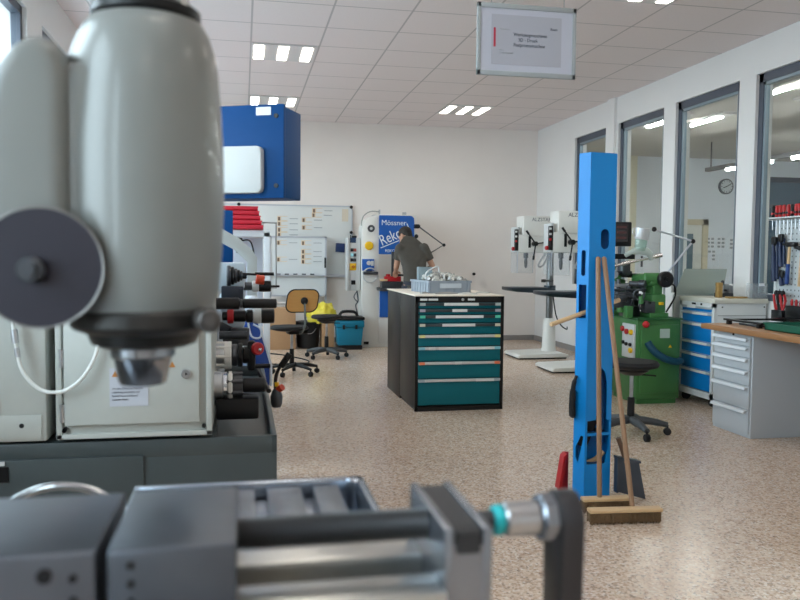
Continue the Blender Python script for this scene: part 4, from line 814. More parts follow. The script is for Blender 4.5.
# swivel boss at the left, its outline a rounded block
bp_ = [(-.262, 1.235), (-.262, 1.395)]+[(-.202-.060*math.cos(a), 1.395+.108*math.sin(a)) for a in [PI/2*i/10 for i in range(1, 11)]]+[(-.190, 1.498), (-.180, 1.485), (-.176, 1.465), (-.176, 1.235)]
q = MB(); rs_ = []
for yy, ins in ((.866, .020), (.8665, .012), (.870, .006), (.877, .002), (.886, 0), (1.03, 0)):
    rs_.append([q.bm.verts.new((-.218+(x+.218)*(1-ins/.043), yy, 1.36+(z-1.36)*(1-ins/.135))) for x, z in bp_])
for A_, B_ in zip(rs_, rs_[1:]):
    for i in range(len(A_)): q.bm.faces.new((A_[i], A_[(i+1) % len(A_)], B_[(i+1) % len(A_)], B_[i]))
q.bm.faces.new(rs_[0]); q.bm.faces.new(rs_[-1][::-1])
q.box((-.165, .915, 1.355), (.044, .07, .25), .014, seg=4)
bo = q.build('swivel_boss', ENAMEL, ml)
MB().cyl((-.196, .869, 1.385), (-.196, .8665, 1.385), .006, seg=20).build('oil_plug', DSTEEL, bo)
MB().cyl((-.75, 1.04, 1.44), (-.27, 1.04, 1.44), .062, seg=32).build('ram', mat('ram_brown', (.10, .075, .06), .45, .3), ml)
MB().bb(-1.0, -.55, .75, 1.35, .15, 1.62, .05).bb(-1.08, -.35, .60, 1.45, 0, .16, .02).bb(-.55, -.36, .70, 1.2, .5, .9, .02).build('column', ENAMEL, ml)
MB().bb(-.40, .10, .62, 1.02, .62, .905, .02).build('knee', ENAMEL, ml)
dk = MB().cyl((-.2015, .868, 1.265), (-.2015, .857, 1.265), .0620, seg=64, ch=.002).build('graduated_disc', mat('disc_dark', (.032, .030, .042), .42, .4), ml)
MB().torus((-.2015, .8575, 1.265), (0, 1, 0), .0612, .0012, 64, 8).build('disc_rim', mat('rim_dull', (.32, .31, .30), .4, .8), dk)
MB().cyl((-.2075, .858, 1.263), (-.2075, .838, 1.263), .013, seg=24, ch=.002).cyl((-.2075, .838, 1.263), (-.2075, .832, 1.263), .007).cyl((-.21, .87, 1.263), (-.21, .90, 1.263), .02).build('disc_hub', DSTEEL, dk)
cl = MB().lathe([(.048, 1.174), (.058, 1.178), (.063, 1.190), (.077, 1.195), (.081, 1.200), (.081, 1.214), (.077, 1.219), (.06, 1.22)], (HX, HY, 0), seg=48).build('clamp_collar', mat('collar_black', (.028, .026, .024), .35, .3), ml)
MB().cyl((-.045, .905, 1.209), (-.034, .862, 1.209), .0125, seg=20, ch=.002).cyl((-.034, .862, 1.209), (-.0335, .856, 1.209), .006).build('clamp_screw', mat('screw_dark', (.09, .08, .075), .4, .4), cl)
MB().lathe([(.0245, 1.130), (.0265, 1.132), (.0325, 1.160), (.0365, 1.163), (.0365, 1.174), (.044, 1.176), (.044, 1.182)], (HX-.003, HY, 0), seg=12).build('spindle_nose', mat('nose_steel', (.30, .31, .33), .22, .95), ml)
# table with T-slots
TZ = .96
q = MB(); q.bb(-.56, .128, .50, .93, .915, TZ-.018).bb(-.140, .128, .92, 1.085, .915, TZ-.018)
for x0, x1 in [(-.56, -.42), (-.405, -.357), (-.341, -.293), (-.277, -.231), (-.215, -.168), (-.152, -.106), (-.09, -.046), (-.030, .0155), (.0315, .078), (.0945, .130)]:
    q.bb(x0, x1, .50, 1.085 if x0 > -.13 else .93, TZ-.019, TZ, .0012)
tb = q.build('work_table', GSTEEL, ml)
MB().bb(-.57, .162, .49, .95, .905, .916).bb(-.145, .162, .94, 1.11, .905, .916).bb(-.145, .168, 1.100, 1.112, .905, TZ+.004, .003).bb(-.145, -.136, .95, 1.11, .905, TZ+.003, .003).bb(.158, .169, .49, 1.105, .905, TZ+.004, .003).cyl((.156, 1.10, .906), (.156, 1.10, TZ+.004), .013, ch=.002).bb(-.57, .168, .485, .495, .905, TZ-.002, .003).build('coolant_trough', mat('trough_steel', (.45, .50, .58), .2, .9), ml)
MB().torus((-.250, 1.16, .840), (.05, 1, 0), .115, .0055, 64, 10).cyl((-.243, 1.10, .836), (-.243, 1.18, .836), .016).box((-.250, 1.16, .840), (.23, .012, .016), .004).build('handwheel', CHROME, ml)

vs = thing('machine_vise', 'steel machine vise with long screw and crank in the foreground', 'vise', (-.05, .67, TZ))
q = MB()
q.bb(-.34, .20, .60, .735, TZ+.0, .985, .002)
q.bb(-.10, .16, .682, .735, .985, 1.012, .0015).bb(-.10, .16, .598, .640, .985, 1.012, .0015)
q.build('vise_bed', mat('bed_steel', (.58, .57, .54), .28, .9, noise=.15, nscale=20), vs)
fj = MB().prism([(.600, .985), (.600, 1.060), (.602, 1.062), (.753, 1.060), (.757, 1.056), (.757, .985)], 'x', -.34, -.107, .001).build('fixed_jaw', mat('jaw_steel', (.15, .165, .195), .36, .75, noise=.25, nscale=16), vs)
for x, z, r_ in ((-.1415, 1.046, .0055), (-.1220, 1.043, .003), (-.1220, 1.026, .003)): MB().cyl((x, .6005, z), (x, .598, z), r_).build('jaw_hole', BLACK, fj)
mj = MB().prism([(.600, .985), (.600, 1.060), (.602, 1.062), (.748, 1.062), (.753, 1.057), (.753, .985)], 'x', -.098, -.005, .0012).build('sliding_jaw', mat('jaw_steel_dark', (.11, .12, .14), .38, .7, noise=.25, nscale=18), vs)
for z in (1.050, 1.036, 1.022): MB().cyl((-.082, .6005, z), (-.082, .598, z), .0028).build('jaw_hole', BLACK, mj)
sc = MB()
N_ = 72
sc.lathe([(.0118 if i % 2 else .0145, i*.165/N_) for i in range(N_+1)], (-.006, .667, 1.045), (1, 0, 0), seg=28)
sc.build('lead_screw', mat('screw_thread', (.15, .15, .155), .3, .9), vs, smooth=False)
ep = MB().bb(.158, .166, .600, .735, .965, 1.062, .0015).bb(.190, .198, .600, .735, .965, 1.062, .0015).bb(.160, .196, .601, .734, .965, 1.048).build('end_plate', GSTEEL, vs)
MB().bb(.166, .190, .612, .730, 1.048, 1.0595).bb(.168, .188, .6025, .612, 1.048, 1.0592).build('plate_groove', mat('groove_black', (.02, .02, .022), .45), ep, smooth=False)
MB().bb(.168, .187, .5985, .602, 1.042, 1.0585).build('square_recess', mat('groove_black', (0, 0, 0)), ep, smooth=False)
MB().cyl((.198, .667, 1.044), (.240, .667, 1.044), .009, ch=.001).build('drive_shaft', DSTEEL, vs)
MB().cyl((.219, .667, 1.044), (.229, .667, 1.044), .0135, seg=24, ch=.002).build('teal_ring', TEALL, vs)
MB().cyl((.229, .667, 1.044), (.262, .667, 1.044), .0155, seg=28, ch=.002).build('hub_sleeve', STEEL, vs)
ck_ = MB().cyl((.262, .667, 1.044), (.277, .667, 1.044), .0225, seg=8, ch=.002).build('hub_nut', GSTEEL, vs)
MB().prism([(.647+0, .90), (.687, .90)]+[(.667+.0245*math.cos(a), 1.044+.0245*math.sin(a)) for a in [PI*i/10 for i in range(11)]], 'x', .277, .298, .002).cyl((.288, .667, .915), (.350, .667, .915), .014, ch=.003).build('crank_arm', mat('crank_steel', (.05, .048, .052), .35, .6), vs)

# ================================================================ NEAR LATHE (grey, at the left)
nl = thing('grey_lathe', 'large grey machine with dark base and beige door panel at left', 'machine', (-.45, 3.7, 0))
q = MB().bb(-1.18, .118, 2.80, 4.62, .08, .585, .006).bb(-1.15, .09, 2.84, 4.58, 0, .09)
q.bb(-1.18, .118, 2.80, 2.822, .58, .642, .003).bb(.098, .118, 2.80, 4.62, .58, .642, .003).bb(-1.18, .118, 4.60, 4.62, .58, .642, .003).bb(-1.18, -.10, 2.81, 4.60, .58, .642)
q.build('base', DGREY, nl)
MB().bb(-1.10, -.334, 2.790, 2.802, .15, .590, .003).build('base_panel', DGREY, nl)
MB().bb(-.80, -.764, 2.784, 2.790, .52, .57).build('rating_plate', BLACK, nl, smooth=False)
MB().bb(-.80, -.775, 2.784, 2.790, .575, .588).build('small_plate', LGREY, nl, smooth=False)
MB().bb(.118, .150, 3.4, 3.7, .20, .28, .004).bb(.0, .14, 3.45, 3.65, .0, .2, .01).build('side_foot', mat('foot_green_grey', (.10, .16, .14), .5), nl)
MB().bb(-1.15, -.645, 2.80, 3.42, .650, 1.46, .006).build('gear_cover', BEIGE, nl)
MB().bb(-1.10, -.66, 2.795, 2.801, .66, .74, .002).bb(-.795, -.79, 2.794, 2.80, .66, .80).build('cover_flange', BEIGE, nl)
MB().cyl((-.722, 2.794, .705), (-.722, 2.80, .705), .008).build('cover_screw', BLACK, nl)
hc = MB().bb(-.613, -.106, 2.80, 3.40, .655, 1.22, .005).bb(-.613, -.106, 2.789, 2.802, .655, .672, .002).bb(-.613, -.594, 2.789, 2.802, .655, 1.22, .002).bb(-.125, -.106, 2.789, 2.802, .655, 1.22, .002).build('headstock_cabinet', BEIGE, nl)
dd = MB().bb(-.585, -.147, 2.778, 2.80, .703, 1.10, .004).build('cabinet_door', BEIGE, nl)
for z in (.93, .745): MB().cyl((-.592, 2.782, z-.03), (-.592, 2.782, z+.03), .008, seg=10).build('hinge', STEEL, dd)
MB().cyl((-.190, 2.778, .872), (-.190, 2.768, .872), .016, seg=24, ch=.002).build('door_lock', STEEL, dd)
MB().cyl((-.190, 2.768, .872), (-.190, 2.766, .872), .006, seg=3).build('lock_socket', BLACK, dd)
for x, z in ((-.588, .685), (-.585, .690), (-.133, .687)): MB().cyl((x, 2.800, z), (x, 2.786, z), .007).build('panel_screw', BLACK, hc)
stk = MB().bb(-.440, -.315, 2.7755, 2.778, .765, .895).build('warning_label', mat('label_grey', (.50, .52, .58), .5), dd, smooth=False)
MB().prism([(-.432, .866), (-.412, .866), (-.422, .886)], 'y', 2.7745, 2.776).prism([(-.246+.0, .895), (-.226, .895), (-.236, .915)], 'y', 2.7745, 2.7785).build('warning_triangle', mat('warning_orange', (.5, .2, .05), .5), dd, smooth=False)
text('Achtung!', .018, XZ(-.395, 2.7752, .845), INK, dd)
for i, s_ in enumerate(['Vor dem Öffnen die Maschine', 'vollständig ausschalten und', 'Spindel bis zum Stillstand', 'auslaufen lassen.']):
    text(s_, .0095, XZ(-.432, 2.7752, .823-i*.0125), INK, dd, sx=.86)
# white hose hanging before the cabinets
MB().tube([(-.735, 2.765, 1.20), (-.735, 2.765, 1.06), (-.728, 2.76, 1.0), (-.715, 2.755, .92), (-.69, 2.75, .87), (-.65, 2.75, .832), (-.61, 2.75, .822), (-.565, 2.75, .832), (-.52, 2.75, .87), (-.485, 2.755, .93), (-.470, 2.76, 1.0), (-.468, 2.77, 1.12)], .0065, 10, smooth=5).build('white_hose', mat('hose_white', (.72, .74, .72), .4), nl)
MB().cyl((-.732, 2.763, 1.03), (-.727, 2.76, .985), .011).cyl((-.724, 2.758, .97), (-.719, 2.756, .94), .009).build('hose_ferrule', STEEL, nl)
# bed, carriage and protruding controls behind the cabinet
MB().bb(-.60, -.15, 3.40, 4.55, .58, .92, .01).bb(-.66, -.20, 3.40, 3.75, .92, 1.28, .03).build('bed', LGREY, nl)
MB().bb(-.16, -.10, 3.42, 4.5, .60, 1.02, .01).build('apron', mat('apron_bluegrey', (.42, .48, .54), .4), nl)
def ctl(nm, y, z, segs):
    """turned control with its axis along X: segs = (x0, x1, radius, material)"""
    c = None
    for i, (x0, x1, r_, mm) in enumerate(segs):
        o = MB().cyl((x0, y, z), (x1, y, z), r_, seg=24, ch=min(.004, r_*.2)).build(nm if c is None else 'dial_ring', mm, nl if c is None else c)
        c = c or o
    return c
ctl('chuck_dial', 3.05, .783, [(-.112, -.075, .055, STEEL), (-.075, -.055, .052, CHROME), (-.055, -.038, .055, WHITEP), (-.038, .0, .046, DSTEEL), (0, .085, .028, BLACK)])
c_ = ctl('feed_dial', 3.3, .868, [(-.12, -.07, .050, STEEL), (-.075, -.045, .056, WHITEP), (-.045, -.02, .046, DSTEEL), (-.02, .0, .050, BLACK), (0, .03, .035, BLACK)])
for a in range(8):
    a_ = a*PI/4; MB().cyl((-.11, 3.3+.05*math.cos(a_), .868+.05*math.sin(a_)), (-.045, 3.3+.05*math.cos(a_), .868+.05*math.sin(a_)), .007).build('dial_pin', WHITEP, c_)
for a in range(7):
    a_ = a*2*PI/7; MB().cyl((-.055, 3.05+.047*math.cos(a_), .783+.047*math.sin(a_)), (.0, 3.05+.047*math.cos(a_), .783+.047*math.sin(a_)), .008).build('dial_pin', DSTEEL, nl)
MB().cyl((.0, 3.3, .868), (.05, 3.3, .868), .024).box((.035, 3.3, .865), (.034, .05, .125), .012).cyl((.045, 3.29, .822), (.112, 3.29, .822), .0095, ch=.003).build('crank', BLACK, nl)
MB().cyl((.054, 3.27, .898), (.064, 3.25, .898), .026, ch=.004).build('red_handwheel', RED, nl)
MB().ball((.068, 3.245, .895), .008).build('wheel_button', CHROME, nl)
ctl('speed_handle', 3.6, 1.006, [(-.09, -.055, .02, BLACK), (-.068, -.040, .034, RED), (-.04, .015, .026, BLACKM), (.015, .045, .030, BLACKM), (.045, .082, .034, LGREY), (.082, .140, .034, BLACKM)])
ctl('bar_guard', 3.3, 1.080, [(-.14, -.012, .024, BLACKM), (-.012, .0, .018, DSTEEL), (.0, .138, .020, BLACKM), (.138, .172, .005, STEEL)])
c_ = ctl('stepped_cone', 3.9, 1.178, [(-.075, -.055, .050, DSTEEL), (-.055, -.040, .044, BLACK), (-.040, -.025, .036, DSTEEL), (-.025, -.012, .030, BLACK), (-.012, .0, .024, DSTEEL), (0, .02, .015, BLACK)])
MB().bb(-.10, .003, 3.84, 3.96, 1.06, 1.128, .004).bb(-.02, .0, 3.835, 3.85, 1.10, 1.118).build('switch_box', mat('box_navy_black', (.02, .028, .045), .4), nl)
MB().bb(-.11, .012, 3.95, 4.3, .92, 1.10, .02).build('tailstock', mat('apron_bluegrey', (0, 0, 0)), nl)
MB().bb(-.30, .01, 4.0, 4.2, 1.11, 1.24, .01).build('guide_cover', mat('cover_pale_blue', (.52, .60, .66), .35), nl)
ctl('tail_handle', 4.3, 1.112, [(.0, .05, .022, DSTEEL), (.05, .085, .030, LGREY), (.085, .150, .030, BLACKM), (.15, .195, .006, BLACK)])
MB().cyl((.065, 4.3, 1.178), (.165, 4.3, 1.178), .009).cyl((.0, 4.3, 1.178), (.07, 4.3, 1.175), .006).build('clamp_lever', BLACK, nl)
MB().cyl((.068, 4.28, 1.150), (.115, 4.28, 1.145), .026, ch=.005).build('red_cap', mat('cap_orange_red', (.60, .06, .02), .4), nl)
MB().bb(-.09, .03, 3.7, 3.76, .86, .94, .004).build('feed_block', DSTEEL, nl)
MB().bb(-.05, .02, 3.5, 3.55, .91, .96, .004).cyl((-.10, 3.62, .95), (-.05, 3.55, .93), .03).cyl((-.10, 3.5, .93), (.02, 3.5, .93), .018).build('feed_block', DSTEEL, nl)
MB().tube([(.06, 3.35, .80), (.10, 3.1, .75)], .01, 6).cyl((-.12, 3.15, .72), (.05, 3.15, .70), .03).bb(-.10, .06, 3.0, 3.1, .66, .74, .01).build('lower_gear', BLACK, nl)
# pot shaped lamp on gooseneck at the tray edge
gn = thing('gooseneck_nozzle', 'black gooseneck with paddle end hung on the tray edge, red and yellow fittings', 'nozzle', (.16, 3.6, .58))
MB().tube([(.16, 3.6, .62), (.145, 3.6, .68), (.15, 3.6, .74), (.175, 3.6, .79), (.195, 3.58, .815)], .008, 8, smooth=5).build('hose', BLACK, gn)
MB().box((.188, 3.585, .805), (.030, .012, .075), .005, rot=Matrix.Rotation(.6, 3, 'Y')).build('paddle', BLACK, gn)
MB().lathe([(.02, 0), (.026, .015), (.028, .05), (.02, .075), (.012, .085)], (.150, 3.6, .59)).build('pot', DSTEEL, gn)
MB().cyl((.155, 3.6, .668), (.175, 3.58, .684), .015).build('red_cap', mat('cap_orange_red', (0, 0, 0)), gn)
MB().cyl((.15, 3.6, .685), (.15, 3.6, .705), .011).build('yellow_ring', YELLOW, gn)

# swivelling blue control cabinet over the near lathe
cc = thing('control_cabinet', 'blue control cabinet with white front panel hanging over the lathe', 'control cabinet', (.162, 3.2, 1.511), local=True, rz=R(-25.5))
# local x to the right along the front, y away
MB().bb(-.62, -.012, .022, .215, .0, .365, .004).build('housing', BLUE, cc)
MB().bb(-.62, 0, .0, .022, -.004, .369, .004).build('cabinet_door', BLUE, cc)
MB().prism([(-.50+.02*0, .015), (-.102, .015), (-.088, .022), (-.083, .035), (-.083, .185), (-.090, .197), (-.102, .202), (-.50, .202)], 'y', -.035, 0, .006).build('white_panel', mat('panel_white', (.62, .64, .64), .4), cc)
MB().bb(-.118, -.055, -.004, .0, .326, .358).build('sticker', PAPERW, cc, smooth=False)
MB().cyl((-.032, 0, .322), (-.032, -.006, .322), .009).cyl((-.032, 0, .046), (-.032, -.006, .046), .009).build('door_lock', BLACK, cc)
MB().cyl((-.49, .12, -.231), (-.49, .12, .02), .03).build('support_post', LGREY, cc)

# ================================================================ FAR LATHE behind it
fl = thing('grey_lathe', 'second grey lathe farther back, seen between the machine head and chair', 'machine', (-.4, 5.8, 0))
MB().bb(-1.0, .10, 5.0, 6.9, .0, .66, .01).build('base', mat('base_bluegrey', (.40, .47, .54), .45), fl)
MB().bb(-.95, -.05, 5.3, 6.8, .66, 1.05, .01).bb(-.9, -.10, 5.9, 6.6, 1.05, 1.25, .02).build('headstock', LGREY, fl)
MB().prism([(-.62, 1.50), (-.33, 1.50), (-.13, 1.445), (-.02, 1.385), (.065, 1.305), (.092, 1.26), (.092, .98), (.030, .98), (.030, 1.235), (-.05, 1.31), (-.17, 1.375), (-.34, 1.43), (-.62, 1.43)], 'y', 5.18, 5.24, .006).build('guard_arm', mat('arm_grey', (.42, .44, .43), .45), fl)
MB().prism([(-.60, 1.30), (-.28, 1.30), (-.20, 1.27), (-.16, 1.20), (-.16, .95), (-.60, .95)], 'y', 5.0, 5.3, .02).prism([(-.60, .92), (-.10, .92), (-.10, 1.0), (-.60, 1.0)], 'y', 5.0, 5.3, .01).build('cover', WHITEP, fl)
MB().bb(-.50, .02, 5.30, 5.5, 1.03, 1.20, .01).build('top_plate', mat('cover_pale_blue', (0, 0, 0)), fl)
MB().bb(-.55, -.065, 5.58, 5.66, 1.20, 1.585, .006).build('blue_panel', BLUE, fl)
MB().prism([(.0, .90), (.080, .90), (.155, .64), (.155, .50), (.07, .50)], 'y', 4.74, 4.96, .004).build('blue_fender', mat('fender_blue', (.01, .06, .30), .4), fl)
MB().prism([(.082, .90), (.096, .90), (.172, .63), (.172, .50), (.157, .50), (.157, .63)], 'y', 4.735, 4.965, .002).tube([(.03, 4.735, .89), (.05, 4.735, .80), (.10, 4.735, .79), (.105, 4.735, .84), (.06, 4.735, .87)], .006, 6, smooth=4).build('white_trim', mat('trim_white', (.62, .66, .72), .4), fl)
MB().bb(-.3, .08, 4.85, 5.0, 0, .56, .005).build('front_skirt', mat('base_bluegrey', (0, 0, 0)), fl)
MB().lathe([(.05, 0), (.062, .03), (.058, .10), (.03, .13)], (.05, 4.9, .90)).build('white_funnel', mat('trim_white', (0, 0, 0)), fl)

# ---- white rack with long red bins
rk = thing('storage_rack', 'white steel rack carrying the long red bins near the back', 'rack', (-.05, 7.9, 0))
RW = mat('rack_white', (.66, .69, .72), .45)
MB().bb(-.65, .265, 7.86, 7.92, 1.455, 1.52, .004).bb(.205, .265, 7.86, 7.92, 0, 1.50, .004).bb(-.13, -.09, 7.86, 7.92, 0, 1.46, .004).bb(-.65, -.60, 7.86, 7.92, 0, 1.50, .004).bb(-.65, .265, 8.28, 8.33, 1.455, 1.51, .004).bb(.225, .265, 8.28, 8.33, 0, 1.50, .004).bb(.225, .265, 7.9, 8.3, 1.46, 1.5).bb(-.65, -.61, 7.9, 8.3, 1.46, 1.5).bb(.225, .265, 7.9, 8.3, .10, .14).build('rack_frame', RW, rk)
MB().bb(-.62, .20, 8.15, 8.17, .55, 1.45).build('back_sheet', mat('sheet_pale', (.58, .63, .72), .5), rk, smooth=False)
MB().bb(.335, .350, 8.30, 8.33, .93, 1.62, .003).bb(.20, .350, 8.30, 8.33, 1.605, 1.62).bb(.22, .350, 8.30, 8.33, .93, .945).bb(.20, .215, 8.30, 8.33, 1.45, 1.62).build('side_post', mat('post_dark_edge', (.40, .42, .44), .4), rk)
for i in range(5):
    z = 1.525+i*.046
    x1 = .195-i*.012
    b_ = thing('red_bin', '%s long red bin of the stack on the white rack' % ['lowest', 'second lowest', 'middle', 'second highest', 'topmost'][i], 'bin', (-.2, 8.0, z), 'long red bins on the rack')
    MB().prism([(7.82+i*.012, z), (8.22, z), (8.22, z+.044), (7.84+i*.012, z+.044), (7.80+i*.012, z+.034), (7.80+i*.012, z+.012)], 'x', -.62, x1, .002).build('bin_body', REDBIN, b_)
    MB().bb(-.62, x1+.004, 7.795+i*.012, 7.806+i*.012, z+.030, z+.042).build('bin_lip', REDBIN, b_, smooth=False)
tag(MB().tube([(-.03, 7.84, 1.40), (.0, 7.84, 1.36), (.03, 7.84, 1.33), (.08, 7.83, 1.22), (.11, 7.83, 1.10), (.12, 7.83, 1.02)], [.026, .02, .014, .010], 8, smooth=5).tube([(-.03, 7.84, 1.41), (.06, 7.84, 1.42), (.10, 7.84, 1.34), (.12, 7.83, 1.16)], .008, 8, smooth=5).cyl((-.03, 7.86, 1.44), (-.03, 7.84, 1.30), .03).build('hanging_cable', BLACK), 'black cable bundle hanging inside the white rack', 'cable')

# ================================================================ HANGING SIGN
hs = thing('hanging_sign', 'white framed landscape sign hanging from the ceiling by two wires', 'sign', (1.316, 3.6, 2.13))
MB().bb(1.072, 1.562, 3.592, 3.608, 2.130, 2.152, .002).bb(1.072, 1.562, 3.592, 3.608, 2.440, 2.462, .002).bb(1.072, 1.090, 3.592, 3.608, 2.13, 2.462, .002).bb(1.544, 1.562, 3.592, 3.608, 2.13, 2.462, .002).build('frame', mat('sign_frame', (.34, .37, .385), .5), hs)
bd = MB().bb(1.088, 1.546, 3.597, 3.603, 2.150, 2.442).build('board', mat('sign_board', (.48, .50, .58), .5), hs, smooth=False)
MB().bb(1.142, 1.488, 3.5955, 3.597, 2.182, 2.412).build('sheet', PAPER, bd, smooth=False)
MB().bb(1.152, 1.162, 3.5945, 3.596, 2.262, 2.350).build('red_stripe', mat('stripe_red', (.50, .03, .06), .6), bd, smooth=False)
Y_ = 3.5948
text('Werkzeugmaschinen', .0235, XZ(1.250, Y_, 2.316), INK, bd, sx=.84)
text('3D - Druck', .0225, XZ(1.272, Y_, 2.292), INK, bd, sx=.92)
text('Postprozessmaschine', .0235, XZ(1.250, Y_, 2.268), INK, bd, sx=.77)
text('Raum', .017, XZ(1.432, Y_, 2.352), INK, bd, sx=.9)
text('Technikum', .0105, XZ(1.182, Y_, 2.342), INKG, bd)
text('Stand', .009, XZ(1.182, Y_, 2.246), INKG, bd); text('Fertigungstechnik', .0095, XZ(1.182, Y_, 2.234), INKG, bd)
for x in (1.14, 1.50): MB().cyl((x, 3.6, 2.46), (x, 3.6, CZ), .0015, seg=6).build('wire', INKG, hs)

# ================================================================ BENCH TOOLS
pm = mat('pegboard_holes', (.52, .56, .57), .45)
nt = pm.node_tree; b_ = nt.nodes['Principled BSDF']
g_ = nt.nodes.new('ShaderNodeNewGeometry'); sx_ = nt.nodes.new('ShaderNodeSeparateXYZ'); nt.links.new(g_.outputs['Position'], sx_.inputs[0])
def pp(sock):
    d = nt.nodes.new('ShaderNodeMath'); d.operation = 'MULTIPLY'; d.inputs[1].default_value = 1/.045; nt.links.new(sock, d.inputs[0])
    p = nt.nodes.new('ShaderNodeMath'); p.operation = 'PINGPONG'; p.inputs[1].default_value = .5; nt.links.new(d.outputs[0], p.inputs[0])
    l = nt.nodes.new('ShaderNodeMath'); l.operation = 'LESS_THAN'; l.inputs[1].default_value = .14; nt.links.new(p.outputs[0], l.inputs[0]); return l.outputs[0]
a1_, a2_ = pp(sx_.outputs[1]), pp(sx_.outputs[2])
mu_ = nt.nodes.new('ShaderNodeMath'); mu_.operation = 'MULTIPLY'; nt.links.new(a1_, mu_.inputs[0]); nt.links.new(a2_, mu_.inputs[1])
mx_ = nt.nodes.new('ShaderNodeMix'); mx_.data_type = 'RGBA'; mx_.inputs[6].default_value = (.52, .56, .57, 1); mx_.inputs[7].default_value = (.10, .11, .12, 1)
nt.links.new(mu_.outputs[0], mx_.inputs[0]); nt.links.new(mx_.outputs[2], b_.inputs['Base Color'])
pg = thing('pegboard', 'perforated grey tool panel standing on the bench against the window', 'pegboard', (4.31, 4.6, .785))
MB().bb(4.30, 4.315, 3.3, 5.76, .80, 1.60).build('panel', pm, pg, smooth=False)
MB().bb(4.29, 4.33, 5.75, 5.78, .785, 1.60, .003).build('upright', TW, pg)
MB().bb(4.29, 4.33, 3.28, 3.31, .785, 1.60, .003).build('upright', TW, pg)
MB().bb(4.25, 4.30, 3.6, 5.82, 1.600, 1.612, .002).bb(4.25, 4.256, 3.6, 5.82, 1.600, 1.622).build('tool_rail', TW, pg)
rr = random.Random(4)
for k in range(12):
    y = 5.80-k*.046; x = 4.277; bl = k in (0, 5, 8)
    t = thing('screwdriver', '%s screwdriver standing in the rail, place %s from its far end' % ('black and red' if bl else 'red handled', ['one', 'two', 'three', 'four', 'five', 'six', 'seven', 'eight', 'nine', 'ten', 'eleven', 'twelve'][k]), 'screwdriver', (x, y, 1.612), 'screwdrivers in the pegboard rail')
    tl = rr.uniform(-.004, .004)
    MB().lathe([(.008, 0), (.014, .012), (.013, .035), (.016, .06), (.015, .09), (.008, .098)], (x, y, 1.622), (tl/.1, rr.uniform(-.12, .12), 1), seg=8).build('handle', RED if not bl else BLACK, t)
    MB().cyl((x, y, 1.645), (x, y+tl, 1.662), .0155, seg=8).build('grip_band', BLACK if not bl else RED, t)
    MB().cyl((x, y, 1.622), (x, y, 1.622-.10-.04*(k % 3)), .0035, seg=8).build('blade', STEEL, t)
def wrench(y, z0, z1, label, nm='clamp_pliers'):
    t = thing(nm, label, 'pliers', (4.255, y, z0), 'long tools hung on the pegboard')
    MB().tube([(4.262, y, z1), (4.257, y-.015, (z0+z1)/2), (4.257, y-.03, z0)], [.014, .018, .02], 10, smooth=4).tube([(4.272, y-.03, z1), (4.267, y-.045, (z0+z1)/2), (4.267, y-.05, z0+.02)], [.010, .012, .012], 8, smooth=4).build('handles', TOOLB, t)
    MB().box((4.262, y-.01, z1), (.03, .06, .07), .012).cyl((4.25, y-.01, z1-.03), (4.295, y-.01, z1-.03), .012).build('jaws', BLACK, t)
wrench(5.76, 1.10, 1.43, 'long dark blue pliers at the far edge of the pegboard')
wrench(5.68, 1.22, 1.45, 'second dark pliers with black head beside the blue ones')
wrench(5.66, 1.07, 1.16, 'short blue black tool low on the board beside the hammer')
def hammer(y, z0, z1, label, grip):
    t = thing('hammer', label, 'hammer', (4.26, y, z0), 'hammers on the pegboard')
    MB().tube([(4.26, y, z1), (4.26, y+.02, z0)], .012, 10).build('handle', WOOD, t)
    if grip: MB().tube([(4.26, y+.012, (z0+z1)/2), (4.26, y+.022, z0-.005)], .016, 10).build('grip', mat('grip_blue', (.01, .05, .22), .5), t)
    MB().bb(4.24, 4.28, y-.075, y+.02, z1-.02, z1+.018, .006).prism([(y+.02, z1+.014), (y+.075, z1+.006), (y+.07, z1-.004), (y+.02, z1-.014)], 'x', 4.243, 4.277, .002).build('head', BLACKM, t)
hammer(5.56, 1.09, 1.40, 'hammer with black head and wood handle ending in a blue grip', True)
hammer(5.42, 1.07, 1.37, 'plain wooden handled hammer hung right of the blue gripped one', False)
hd_ = thing('tool_holder', 'dark holder with red handled pliers at the pegboard foot', 'holder', (4.22, 5.60, .785))
MB().bb(4.19, 4.25, 5.54, 5.665, .785, .875, .004).build('holder_box', BLACKM, hd_)
for i, (y, mm, lab_) in enumerate([(5.645, RED, 'red handled pliers leftmost in the dark holder'), (5.605, BLACK, 'black handled pliers standing between red tools in the holder'), (5.565, RED, 'red handled pliers rightmost in the dark holder')]):
    t = thing('pliers', lab_, 'pliers', (4.22, y, .875), 'pliers in the dark holder')
    MB().tube([(4.22, y, .87), (4.21, y+.012, .95), (4.21, y+.02, 1.0)], .010, 8, smooth=3).tube([(4.22, y, .87), (4.23, y-.014, .95), (4.22, y-.01, 1.0)], .010, 8, smooth=3).build('handles', mm, t)
    MB().ball((4.22, y+.004, 1.01), .018, (1, 1, 1.3)).build('pivot', BLACK, t)
bx = thing('parts_box', 'black small parts box on the bench beside the tool holder', 'box', (4.22, 5.4, .785))
MB().bb(4.19, 4.28, 5.24, 5.50, .785, .92, .006).build('box_body', BLACKM, bx)
for k in range(3): tag(MB().lathe([(.008, 0), (.012, .02), (.007, .05)], (4.22, 5.46-k*.05, .92)).build('red_bit_handle', RED), 'small red handle on the black parts box, %s of the three' % ['farthest', 'middle', 'nearest'][k], 'handle', 'red handles on the black parts box')
gt = thing('green_tray', 'dark green ribbed tray on the bench at the photo edge', 'tray', (3.9, 4.7, .785))
